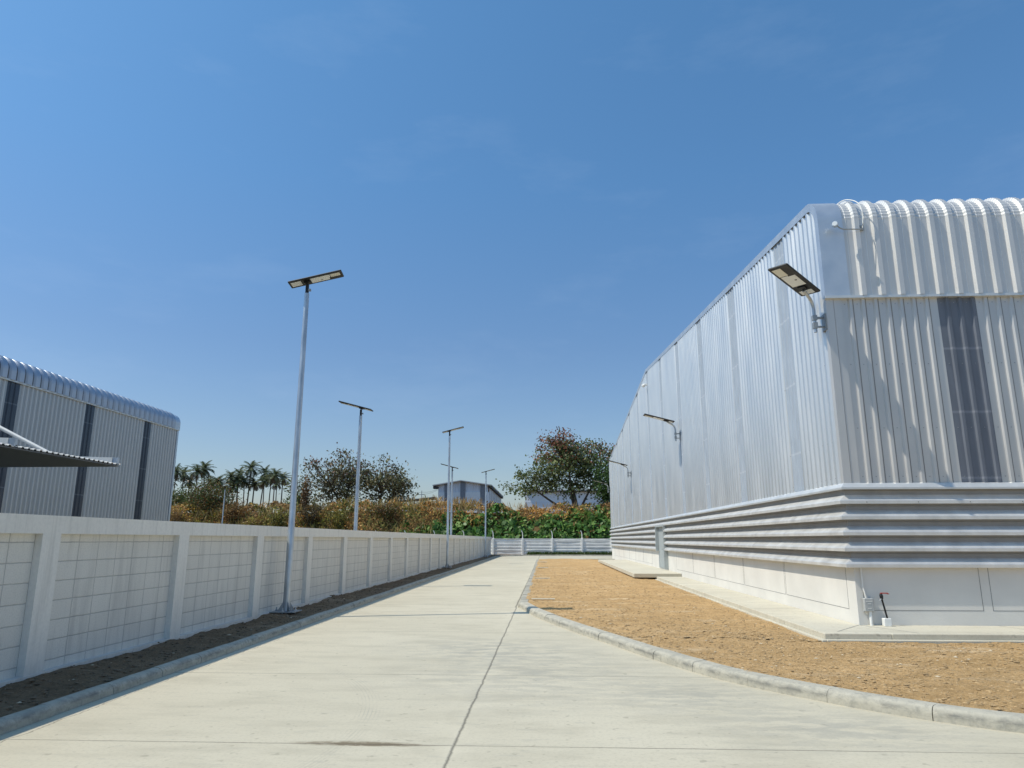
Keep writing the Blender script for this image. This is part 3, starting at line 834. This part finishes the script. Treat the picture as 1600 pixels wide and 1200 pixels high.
# conduit, junction box and tap at the plinth corner
jb=empty('junction_box',(5.77,Y0-.005,.5),'small grey junction box with a white conduit at the plinth corner','junction box')
MB().bevbox((-.085,-.09,-.11),(.085,-.012,.12),.012).build('box_body',M['greyplastic'],jb)
MB().box((-.055,-.095,.06),(.055,-.09,.07)).box((-.03,-.095,.02),(.03,-.09,.03)).box((-.03,-.095,-.06),(.03,-.09,-.05)).build('label_plate',M['whitepaint'],jb)
MB().tube([(-.06,-.035,.70),(-.06,-.035,.30),(-.045,-.045,.22),(-.03,-.05,.12)],.016,10).build('upper_conduit',M['whitepaint'],jb)
MB().tube([(.02,-.05,-.11),(.02,-.05,-.36)],.027,12).build('lower_pipe',M['white'],jb)
for z in (.115,-.115):
    for x in (-.075,.075): MB().box((x-.012,-.03,z-.012),(x+.012,0,z+.012)).build('lug',M['greyplastic'],jb)
tp=empty('standpipe_tap',(6.02,Y0-.16,.15),'black standpipe with a red valve handle beside the junction box','tap')
MB().bevbox((-.07,-.05,0),(.06,.05,.135),.01).build('footing',M['white'],tp)
MB().tube([(.01,0,.13),(-.02,0,.30),(-.05,0,.46)],.016,10).build('pipe',M['black'],tp)
MB().tube([(-.05,0,.46),(-.055,0,.52),(-.057,0,.555)],[.024,.032,.02],10).build('valve_body',M['black'],tp)
MB().tube([(-.05,0,.47),(-.09,-.03,.455),(-.10,-.035,.43)],.013,8).build('spout',M['galvdark'],tp)
MB().box((-.065,-.014,.555),(.06,.014,.572)).box((.05,-.012,.545),(.085,.012,.558)).build('handle',M['red'],tp)
tag(MB().tube(catmull([(7.72,11.55,.135),(7.9,11.6,.15),(8.15,11.58,.15),(8.32,11.62,.15),(8.45,11.56,.14)],5),.013,6).build('stick',M['bark']),'dark dry stick lying on the dirt before the warehouse front','stick')

# ------------------------------------------------------------------ embankment and vegetation
def emb_z(x,y):
    top=5.0+.5*fbm(x,y,.05)
    s=(y-80.3)/7.5; s=max(0,min(1,s)); s=s*s*(3-2*s)
    return -.1+top*s+.25*fbm(x,y,.35)*s
rows=[]
eys=[79.5+k*.5 for k in range(20)]+[90,94,100,110,130,160,220,320]
rows=[[(x,y,emb_z(x,y)) for x in [-260+k*10 for k in range(19)]+[-78+k*1.4 for k in range(80)]+[36,50,80,140]] for y in eys]
o=MB().grid(rows,flip=True).build('embankment',M['hill'],smooth=True); tag(o,kind='structure')

def emb_pts(n,x0,x1,y0,y1,lift):
    x=rng.uniform(x0,x1,n); y=rng.uniform(y0,y1,n)
    z=np.array([emb_z(a,b)+lift*(.5+fbm(a,b,.45)*1.0)*1.0 for a,b in zip(x,y)])+rng.uniform(-.15,.25,n)
    return x,y,z
def mixc(n,cols,jit=.25):
    c=np.array(cols)[rng.integers(0,len(cols),n)]; return np.clip(c*(1+rng.normal(0,jit,(n,1))),.004,1)
# big green leaves (right, lower slope)
n=13000; x,y,z=emb_pts(n,-26,16,79.7,87.6,1.0)
keep=np.array([ (b-79.7)/8 < .86+.35*fbm(a,0,.18)-(.75 if a<-19 else 0)-max(0,(-12-a))*.05 for a,b in zip(x,y)])
P=np.stack([x,y,z],1)[keep]; dm=np.array([fbm(a,b,.7) for a,b in P[:,:2]])
C=mixc(len(P),[(.085,.185,.035),(.12,.24,.055),(.06,.13,.03),(.19,.29,.075)],.22)*(1+.35*dm[:,None])
o=leaves('broadleaf_ground_cover',P,(.22+.75*rng.random(len(P))**1.6),C,M['leaf'],aspect=.62,up=.25,droop=.6,bl=(0,-.5,.3))
tag(o,'lush broad green leaves covering the lower embankment behind the fence','ground cover',kind='stuff')
# dry vines (upper slope and left)
n=48000; x,y,z=emb_pts(n,-62,17,80.2,89.5,1.1)
fr=np.array([(b-79.7)/8-(.70+.35*fbm(a,0,.18)-(.75 if a<-19 else 0)-max(0,(-12-a))*.05) for a,b in zip(x,y)])
P=np.stack([x,y,z],1)[fr>0]
A=np.array([fbm(a*.6,b,.30) for a,b in P[:,:2]]); B=np.array([fbm(a+40,b*1.5,.25) for a,b in P[:,:2]])
orange=np.array([(.66,.36,.10),(.56,.29,.085),(.70,.46,.18)]); brown=np.array([(.32,.18,.075),(.26,.16,.07),(.42,.25,.10)]); olive=np.array([(.22,.21,.06),(.29,.26,.08),(.15,.17,.05)])
C=np.zeros((len(P),3)); k=rng.integers(0,3,len(P)); topness=(P[:,1]-84)/5
sel=A*1.3+.55*topness+rng.normal(0,.30,len(P))
C[:]=brown[k]; C[sel>.18]=orange[k][sel>.18]; ol=(B+.15-.35*topness+rng.normal(0,.25,len(P)))>.12; C[ol]=olive[k][ol]
ye=(A>.18)&(P[:,0]<-24)&(rng.random(len(P))<.5); C[ye]=np.array([(.34,.29,.05),(.30,.24,.05),(.26,.26,.05)])[k][ye]
C*=1+rng.normal(0,.25,(len(P),1)); C=np.clip(C,.01,1)
o=leaves('dry_vine_cover',P,rng.uniform(.16,.42,len(P)),C,M['dryleaf'],aspect=.5,up=.1,bl=(0,-.3,.2))
tag(o,'dry orange and olive vines covering the top and left of the embankment','ground cover',kind='stuff')
# tall dry grass on the rim
n=1200; x=np.concatenate([rng.normal(-12.5,3.2,n//2),rng.uniform(-52,4,n-n//2)]); y=rng.uniform(85.8,90,len(x))
P=np.array([(a,b,emb_z(a,b)+.9+rng.uniform(-.3,.7 if -20<a<-8 else .2)) for a,b in zip(x,y)])
C=mixc(len(P),[(.50,.36,.17),(.42,.29,.13),(.55,.42,.22),(.35,.22,.09)],.2)
o=leaves('dry_grass',P,rng.uniform(.6,1.3,len(P)),C,M['dryleaf'],aspect=.09,up=0,droop=2.6)
tag(o,'tall straw coloured dry grass along the top of the embankment','grass',kind='stuff')
n=3200; x=rng.uniform(-60,-13,n); y=rng.uniform(80.5,88.5,n)
P=np.array([(a,b,emb_z(a,b)+.6+max(0,fbm(a,b,.5))*1.4) for a,b in zip(x,y)])
C=mixc(n,[(.24,.22,.07),(.34,.27,.10),(.18,.19,.06),(.42,.30,.13)],.2)
o=leaves('tall_weeds',P,rng.uniform(.7,1.6,n),C,M['dryleaf'],aspect=.08,up=0,droop=2.2)
tag(o,'thin olive and straw coloured weeds sticking out of the left part of the embankment','weeds',kind='stuff')
# short green grass at the foot of the far fence
n=2500; x=np.concatenate([rng.uniform(-2.2,8.2,n)]); y=rng.uniform(77.3,77.85,n)
P=np.stack([x,y,rng.uniform(.05,.3,n)],1)
o=leaves('grass_strip',P,rng.uniform(.2,.5,n),mixc(n,[(.06,.11,.02),(.09,.13,.03),(.05,.09,.02)]),M['leaf'],aspect=.12,up=0,droop=2)
tag(o,'short green grass growing at the foot of the far fence','grass',kind='stuff')
tag(MB().grid([[(-5.9,75.3,.05),(30,75.5,.05)],[(-5.9,78.2,.06),(30,78.2,.06)]],flip=True).build('fence_verge',M['soil']),kind='structure')

def tree(name,base,lobes,nclump,label,cat,group,cols,tint,leaf=(.26,.46),per=70,spread=.85,trunk_r=.28,stems=3,fork=.28):
    base=Vector(base)
    t=empty(name,base,label,cat,group)
    mb=MB(); LP=[]; LC=[]
    tops=[]
    H=max(l[0][2]+l[1][2] for l in lobes)-base.z
    for s_ in range(stems):
        a=random.uniform(0,6.28); l=lobes[s_%len(lobes)]
        tgt=Vector((l[0][0],l[0][1],l[0][2]-l[1][2]*.35))-base
        st=Vector((cos(a)*.25*(s_>0),sin(a)*.25*(s_>0),-.4))
        m1=st.lerp(tgt,.4)+Vector((random.uniform(-.4,.4),random.uniform(-.4,.4),0)); 
        pts=catmull([st,m1,tgt],5)
        rr=trunk_r*(1 if s_==0 else .65)
        mb.tube(pts,[rr*(1-.62*i/(len(pts)-1)) for i in range(len(pts))],8)
        tops.append((pts,rr))
    for c in range(nclump):
        l=random.choices(lobes,[q[1][0]*q[1][2] for q in lobes])[0]
        while True:
            q=Vector((random.uniform(-1,1),random.uniform(-1,1),random.uniform(-1,1)))
            if .35<q.length<1: break
        q=q*(.65+.35*q.length)
        p=Vector(l[0])+Vector((q.x*l[1][0],q.y*l[1][1],q.z*l[1][2]))-base
        # limb from the nearest stem
        best=min(((pt-p).length+ .6*abs(i/len(pts)-.75)*4,i,k) for k,(pts,rr) in enumerate(tops) for i,pt in enumerate(pts) if i>len(pts)*fork)
        pts,rr=tops[best[2]]; s0=pts[best[1]]
        mid=s0.lerp(p,.5)+Vector((random.uniform(-.35,.35),random.uniform(-.35,.35),-.25*random.random()))
        lim=catmull([s0,mid,p],4); r0=.03+.03*random.random()+.012*(p-s0).length
        mb.tube(lim,[r0*(1-.75*i/(len(lim)-1)) for i in range(len(lim))],5,caps=False)
        for _ in range(2):
            e=p+Vector((random.gauss(0,.6),random.gauss(0,.6),random.gauss(.2,.5))); b=lim[random.randint(3,len(lim)-2)]
            mb.tube([b,b.lerp(e,.5)+Vector((0,0,.1)),e],[.022,.016,.008],4,caps=False)
        n=int(per*random.uniform(.5,1.4)); sd=spread*random.uniform(.6,1.1)
        pp=np.array(p)+rng.normal(0,1,(n,3))*np.array([sd,sd,sd*.62])
        tone=random.uniform(.65,1.3)
        cc=mixc(n,cols,.2)*tone
        tp=min(1,max(0,(p.z/H-.55)*1.7))*tint[1]*(1.4 if p.x<lobes[0][0][0]-base.x else .6)
        isred=rng.random(n)<tp
        cc[isred]=np.array(tint[0])*(1+rng.normal(0,.25,(isred.sum(),1)))
        LP.append(pp); LC.append(cc)
    tr=mb.build('trunk',M['bark'],t,smooth=True)
    LP=np.concatenate(LP); LC=np.clip(np.concatenate(LC),.005,1)
    leaves('crown',LP,rng.uniform(leaf[0],leaf[1],len(LP)),LC,M['leaf'],t,aspect=.6,up=.35,droop=.3)
    return t
G1=[(.13,.17,.065),(.17,.20,.08),(.21,.22,.095),(.10,.14,.055)]  # leaf colours of the trees lightened to imitate distance haze
G2=[(.16,.165,.08),(.20,.19,.10),(.23,.19,.11),(.12,.13,.065)]
RED=((.25,.11,.07),.85)
tree('broadleaf_tree',(3.7,92,4.9),[((3.0,92,10.9),(5.3,3.4,4.3)),((-2.0,92,9.0),(3.0,2.2,2.1)),((6.4,92,10.6),(2.8,2.6,3.4)),((2.8,92,13.4),(2.6,2,1.9))],135,
     'large sparse broadleaf tree with reddish leaf tips right of the far shed','tree','trees on the embankment',G1,RED,per=76,stems=4,spread=.78,trunk_r=.32)
tree('broadleaf_tree',(-26.2,92,4.9),[((-28.4,92,9.7),(4.0,2.6,3.5)),((-26,92,9.2),(3.0,2.2,2.8))],84,
     'rounded sparse tree with brown tinged crown just right of the nearest lamp pole','tree','trees on the embankment',G2,((.21,.12,.08),1.0),per=46,stems=3,trunk_r=.26)
tree('broadleaf_tree',(-22.5,93,4.9),[((-21.8,93,9.3),(3.5,2.6,3.3)),((-20.2,93,8.4),(2.5,2,2.6))],72,
     'rounded green tree behind the lamp pole that rises behind the wall','tree','trees on the embankment',G2,((.19,.11,.075),.4),per=46,stems=3,trunk_r=.24)
tree('broadleaf_tree',(-33.4,94,4.9),[((-33.6,94,8.3),(1.9,1.6,2.6))],18,
     'small narrow tree behind the upper part of the nearest lamp pole','tree','trees on the embankment',G1,((.19,.11,.075),.6),per=36,stems=2,trunk_r=.14)
tree('broadleaf_tree',(10.5,96,4.9),[((9.6,96,11.6),(2.4,2.4,2.6))],22,
     'tree top peeping over the far roof edge of the warehouse','tree','trees on the embankment',G1,RED,per=50,stems=2,trunk_r=.2)
# shrubs
def shrub(name,x,y,w,h,cols,label,group,n=900,leaf=(.18,.36),mat=None):
    b=Vector((x,y,emb_z(x,y)-.1)); t=empty(name,b,label,'shrub',group)
    mb=MB()
    P=[]
    for k in range(9):
        a=random.uniform(0,6.28); r=random.random()**.6
        e=Vector((cos(a)*w*.5*r,sin(a)*w*.5*r,h*random.uniform(.55,.98)))
        mb.tube([(0,0,0),e*.5+Vector((0,0,.12*h)),e],[.05,.03,.01],5,caps=False)
        m=n//9
        for _ in range(3):
            c=e*random.uniform(.35,1.0)
            P.append(np.array(c)+rng.normal(0,1,(m//3,3))*np.array([w*.16,w*.16,h*.12]))
    mb.build('stem',M['bark'],t)
    P=np.concatenate(P); P[:,2]=np.maximum(P[:,2],.02)
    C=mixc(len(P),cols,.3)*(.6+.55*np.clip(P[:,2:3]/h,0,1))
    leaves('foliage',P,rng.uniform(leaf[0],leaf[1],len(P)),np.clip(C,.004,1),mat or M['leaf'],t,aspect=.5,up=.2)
DG=[(.05,.10,.028),(.075,.135,.038)]; BR=[(.15,.08,.03),(.20,.11,.04),(.11,.065,.03)]; OL=[(.12,.12,.035),(.16,.15,.045),(.08,.09,.025)]; ST=[(.36,.25,.12),(.30,.19,.08),(.24,.14,.06)]; YL=[(.30,.27,.06),(.24,.24,.05),(.34,.26,.06)]
shrub('shrub',8.0,88.5,4.8,5.8,DG,'dense dark green bush beside the far corner of the warehouse','bushes on the embankment',4200,(.22,.42))
shrub('shrub',-29.8,86.5,1.6,5.0,BR,'tall narrow rusty brown bush right of the nearest lamp pole','bushes on the embankment',1200,(.15,.3))
shrub('shrub',-28.2,84.6,2.6,3.2,[(.07,.055,.03),(.10,.08,.04)],'dark tangled brown bush behind the wall between two lamp poles','bushes on the embankment',1100,(.15,.3))
shrub('shrub',-24.8,84.4,2.6,2.4,OL+YL,'yellow and olive bush just left of the pole behind the wall','bushes on the embankment',1100,(.15,.3))
shrub('shrub',-31.6,83.6,2.8,3.4,YL+OL,'bright yellow green bush just left of the nearest lamp pole','bushes on the embankment',1300,(.15,.32))
shrub('shrub',-42,86.5,6.4,4.3,OL+BR+DG,'broad olive brown thicket below the palms, right of the grey shed','bushes on the embankment',4200,(.16,.34))
shrub('shrub',-44.8,84.4,2.8,3.0,ST,'straw coloured bush at the end of the grey shed','bushes on the embankment',1100,(.14,.3),M['dryleaf'])
shrub('shrub',-38.6,85.2,3.0,2.9,ST+BR,'tawny bush left of the small distant lamp','bushes on the embankment',1200,(.14,.3),M['dryleaf'])
shrub('shrub',-35.2,84.0,3.0,2.0,YL+ST,'low golden bush right of the small distant lamp','bushes on the embankment',1200,(.14,.3),M['dryleaf'])
shrub('shrub',-33.8,95,3.6,2.6,DG,'low dark green bush under the right hand palms','bushes on the embankment',1100,(.2,.36))
shrub('shrub',-48,95,9.0,3.9,DG+OL,'dark green thicket under the left hand palms','bushes on the embankment',4200,(.2,.4))
shrub('shrub',-6.8,88.2,2.0,1.6,BR+ST,'rusty low bush at the right corner of the far grey shed','bushes on the embankment',800,(.14,.3),M['dryleaf'])
shrub('shrub',-19.4,85.6,3.2,2.4,BR+OL,'reddish brown bush just right of the pole behind the wall','bushes on the embankment',1200,(.15,.3))

# coconut palms: one of each build, then copies
def palm_proto(seed,h):
    random.seed(seed); t=empty('coconut_palm',(0,0,0),'x','palm tree','coconut palms beyond the embankment')
    lean=Vector((random.uniform(-.8,.8),random.uniform(-.5,.5),0))
    pts=catmull([(0,0,-.5),Vector((0,0,h*.5))+lean*.25,Vector((0,0,h))+lean],5)
    MB().tube(pts,[.22-.09*i/(len(pts)-1) for i in range(len(pts))],7).build('trunk',M['palmbark'],t,smooth=True)
    V=[];F=[];C=[]
    topp=Vector((0,0,h))+lean
    nf=24
    for k in range(nf):
        az=k*2.399+random.uniform(-.2,.2); el=R(86)-(k/nf)*R(140)+random.uniform(-.12,.12); ln=random.uniform(3.0,3.9)
        d=Vector((cos(az),sin(az),0)); p=topp.copy(); ang=el; prev=None
        side=Vector((-sin(az),cos(az),0)); n=11
        dead=k>nf-5
        colr=(.13,.10,.06) if dead else ((.11,.14,.075) if k%3 else (.17,.19,.10))
        for s_ in range(n):
            stp=ln/n; q=p+(d*cos(ang)+Vector((0,0,sin(ang))))*stp
            ang-=R(5.5)+R(4)*(s_/n)
            u=(q-p).normalized(); lw_=.85*sin(pi*min(1,(s_+1.2)/(n+1.0)))**.7+.08
            for sg in (-1,1):
                for h_ in (0,.5):
                    a=p.lerp(q,h_); b=a+u*.19
                    tip=a+side*sg*lw_*.8+u*lw_*.45+Vector((0,0,-lw_*random.uniform(.25,.55)))
                    i=len(V); V+= [a,b,tip]; F.append((i,i+1,i+2)); C+=[colr]*3
            i=len(V); w=side*.035; V+=[p-w,p+w,q+w,q-w]; F.append((i,i+1,i+2,i+3)); C+=[(.12,.12,.06)]*4
            p=q
    me=bpy.data.meshes.new('crown'); me.from_pydata([tuple(v) for v in V],[],F)
    at=me.color_attributes.new('Col','FLOAT_COLOR','POINT'); at.data.foreach_set('color',np.concatenate([np.array(C),np.ones((len(C),1))],1).ravel())
    me.materials.append(M['leaf']); o=bpy.data.objects.new('crown',me); col.objects.link(o); o.parent=t
    return t
protos=[palm_proto(s_,h) for s_,h in ((3,20.0),(5,20.0),(9,20.0))]
random.seed(21)
# (x, y, height) of the crowns' centres
PX=[(276,728,'leftmost coconut palm, standing at the edge of the grey shed'),(290,731,'second coconut palm from the grey shed'),(311,728,'third coconut palm from the grey shed, full drooping crown'),
(327.5,723,'tall coconut palm with a clear trunk, fourth from the grey shed'),(334,746,'short coconut palm low under the tall fourth one'),(344,743,'short coconut palm in the gap left of the small distant lamp'),
(363,736,'coconut palm right above the small distant lamp'),(376,733,'coconut palm just right of the small distant lamp'),(392.5,723,'tallest coconut palm of the right hand clump'),
(388,744,'lower coconut palm in front of the tallest of the right hand clump'),(413,731,'coconut palm right of the tallest one, with a bare trunk'),(420,744,'low coconut palm between two bare trunks of the right hand clump'),
(434,734,'second last coconut palm before the nearest lamp pole'),(447,739,'last coconut palm, beside the nearest lamp pole'),(356,757,'very short coconut palm under the small distant lamp head'),(440,748,'low leaning coconut palm near the nearest lamp pole'),(371,752,'low coconut palm in the middle, between the small lamp and the tallest palm'),(402,747,'slim low coconut palm right of the tallest palm'),(301,744,'half hidden coconut palm between the second and third from the shed'),(268,742,'low coconut palm partly cut off by the edge of the grey shed'),(427,739,'coconut palm squeezed between the bare trunks of the right hand clump'),(381,741,'coconut palm just left of the tallest palm')]
for i,(px,ty,lab) in enumerate(PX):
    d=random.uniform(232,246); x=(px-855)*.1394/150*d; zt=1.65+(843-ty)/1100*d*1.0
    o=protos[i] if i<3 else copy_tree(protos[i%3])
    bz=emb_z(x,d)-.3; h=zt-1.9-bz
    o.location=(x,d,bz); o.rotation_euler=(random.uniform(-.05,.05),random.uniform(-.05,.05),random.uniform(0,6.28)); k_=random.uniform(1.0,1.5); o.scale=(k_,k_,max(.55,h/20.0))
    o['label']=lab

# ------------------------------------------------------------------ far buildings
fs=empty('far_shed',(-18.6,120,5),'grey gabled metal shed standing on the embankment behind the lamp poles','building')
def Q(p): return (p[0]+18.6,p[1]-120,p[2]-5)
gw=MB()
xa,xm,xb=-18.4,-14.5,-9.7
rp=[]; 
def gz(x): return 10.75+.62*(1-abs(x-xm)/((xm-xa) if x<xm else (xb-xm)))
rows=[[],[]]; x=xa
while x<=xb+.01:
    for du,o_ in ((0,0),(.3,0),(.34,.05),(.42,.05),(.46,0)):
        if x+du<=xb:
            rows[0].append(Q((x+du,120-o_,4.5))); rows[1].append(Q((x+du,120-o_,gz(x+du))))
    x+=.5
gw.grid(rows); gw.box(Q((xb-.02,120,4.5)),Q((xb,152,10.7))); gw.box(Q((xa,120,4.5)),Q((xa+.02,152,10.7)))
gw.build('wall',M['farwall'],fs)
MB().box(Q((xa,119.88,4.5)),Q((xb,119.93,9.5))).build('lower_wall',M['farwallLight'],fs)
for x in (-16.9,-14.2,-10.8): MB().box(Q((x-.42,119.82,7.6 if x<-16 or x>-12 else 5)),Q((x+.42,119.87,gz(x)-.05))).build('skylight_strip',M['farglass'],fs)
MB().add([Q(p) for p in ((xa-.9,119.3,10.78-.05),(xm,119.3,11.5),(xm,152,11.5),(xa-.9,152,10.73),(xb+.45,119.3,10.72),(xb+.45,152,10.72),(xa-.9,119.3,10.55),(xm,119.3,11.36),(xb+.45,119.3,10.55),(xa-.9,152,10.55),(xb+.45,152,10.5),(xm,152,11.3))],[(0,1,2,3),(1,4,5,2),(0,6,7,1),(1,7,8,4),(6,9,11,7),(7,11,10,8),(4,8,10,5),(0,3,9,6)]).build('roof',M['farroof'],fs)
MB().box(Q((xb+.02,119.5,10.2)),Q((xb+.40,152,10.5))).box(Q((xa-.85,119.6,10.1)),Q((xa-.05,121,10.5))).build('eave_gutter',M['fardark'],fs)
for k in range(8): MB().box(Q((xb+.005,121+k*3.9,6)),Q((xb+.03,122.2+k*3.9,10))).build('skylight_strip',M['farglass'],fs)

lb=empty('far_warehouse',(2.5,128,5),'long pale low warehouse half hidden behind the large tree','building')
MB().box((-6.4,0,-.5),(13,.3,5.25)).build('wall',M['farwallLight'],lb)
MB().box((-6.6,-.5,5.25),(13.2,9,5.42)).build('roof',M['farroof'],lb)
MB().box((-6.6,-.52,5.05),(13.2,-.30,5.24)).build('eave_gutter',M['fardark'],lb)
MB().box((-6.4,-.06,1.7),(13,-.01,3.3)).build('skylight_strip',M['farwall'],lb)


hs=empty('open_shelter',(-21.2,115,5),'low open shelter with a thin dark sloping roof left of the far shed','shelter')
MB().add([(-3.1,-1.5,2.72),(3.1,-1.5,3.35),(3.1,2.5,3.45),(-3.1,2.5,2.82),(-3.1,-1.5,2.62),(3.1,-1.5,3.02),(3.1,2.5,3.1),(-3.1,2.5,2.7)],[(0,1,2,3),(7,6,5,4),(0,4,5,1),(1,5,6,2),(2,6,7,3),(3,7,4,0)]).build('roof',M['fardark'],hs)
for x in (-2.6,0,2.6): MB().box((x-.06,-1.3,0),(x+.06,-1.2,3.0)).build('post',M['fardark'],hs)
MB().box((-3.4,2.6,-.2),(3.2,2.8,1.9)).build('back_wall',M['farwallLight'],hs)
mt=empty('curved_tarpaulin_shed',(-22.0,110,5.1),'tiny dark hump backed shed below the open shelter','shed')
mm=MB(); rows=[]
for yy in (0,3): rows.append([(-1.25+2.5*k/10,yy,.95+.75*sin(pi*k/10)**.8) for k in range(11)])
mm.grid(rows).build('roof',M['fardark'],mt)
MB().box((-1.2,.2,-.2),(1.2,2.8,1.0)).build('wall',M['farwallLight'],mt)
for i,(x,lab) in enumerate(((-24.9,'thin utility pole left of the open shelter, nearer the tree'),(-24.2,'thin utility pole left of the open shelter, nearer the shelter'),(-20.7,'thin utility pole rising above the open shelter'))):
    u=empty('utility_pole',(x,117,5),lab,'utility pole','utility poles by the open shelter')
    hgt=(5.0,5.4,4.6)[i]
    MB().tube([(0,0,-.3),(0,0,hgt)],[.07,.05],8).build('pole',M['galvdark'],u)
    MB().box((-.45,-.03,hgt-.7),(.45,.03,hgt-.62)).build('crossarm',M['galvdark'],u)
wr=MB()
for dz in (0,.35):
    pts=[]
    for a,b in (((-24.9,117,9.1+dz),(-20.7,117,9.0+dz)),((-20.7,117,9.0+dz),(-18.4,119.5,9.9+dz*.4))):
        for k in range(7):
            u=k/6; pts.append(Vector(a).lerp(Vector(b),u)-Vector((0,0,.35*4*u*(1-u)*.6)))
    wr.tube(pts,.015,4,caps=False)
tag(wr.build('overhead_wire',M['fardark']),'thin overhead wires strung past the open shelter to the far shed','wire')

# ------------------------------------------------------------------ light, sky, camera
sd=Vector((-.695,-.17,1)).normalized()
sun=bpy.data.lights.new('sun','SUN'); sun.energy=4.0; sun.angle=R(.5); sun.color=(1,.925,.79)
so=bpy.data.objects.new('sun',sun); col.objects.link(so); so.rotation_euler=sd.to_track_quat('Z','Y').to_euler()
w=bpy.data.worlds.new('World'); sc.world=w; w.use_nodes=True
t=NT(w.node_tree); bg=w.node_tree.nodes['Background']
sk=t.n('ShaderNodeTexSky',sky_type='NISHITA'); sk.sun_disc=False; sk.sun_elevation=math.asin(sd.z); sk.sun_rotation=atan2(sd.x,sd.y)
sk.air_density=1.0; sk.dust_density=1.0; sk.ozone_density=2.5; sk.altitude=0
co=t.n('ShaderNodeTexCoord').outputs['Generated']
wisp=t.noise(t.scalev(co,2.2,2.2,7),1.6,7,.62)
f=t.ramp(wisp,[(.54,0),(.80,.07)])
nz=t.n('ShaderNodeSeparateXYZ'); t.l(co,nz.inputs[0])
tint=t.mix(1.0,sk.outputs[0],t.ramp(nz.outputs[2],[(0,(.97,.94,1.0)),(.10,(.92,.97,1.03)),(.26,(.83,1.0,1.13)),(.47,(.79,1.20,1.38)),(.65,(.82,1.32,1.50))]),'MULTIPLY')
skc=t.mix(f,tint,(6.0,7.2,8.8))
t.l(skc,bg.inputs[0]); bg.inputs[1].default_value=.115

cam=bpy.data.cameras.new('camera'); cam.sensor_width=36; cam.sensor_fit='HORIZONTAL'; cam.lens=36*1100/1600; cam.clip_start=.05; cam.clip_end=3000
cob=bpy.data.objects.new('camera',cam); col.objects.link(cob)
cob.location=(0,0,1.65)
pitch_=math.atan(243.2/1100); yaw_=math.atan(55/math.hypot(1100,243.2))
cob.rotation_euler=(pi/2+pitch_,0,yaw_)
sc.camera=cob
sc.view_settings.view_transform='Standard'; sc.view_settings.look='None'; sc.view_settings.exposure=0; sc.view_settings.gamma=1
sc.cycles.max_bounces=6
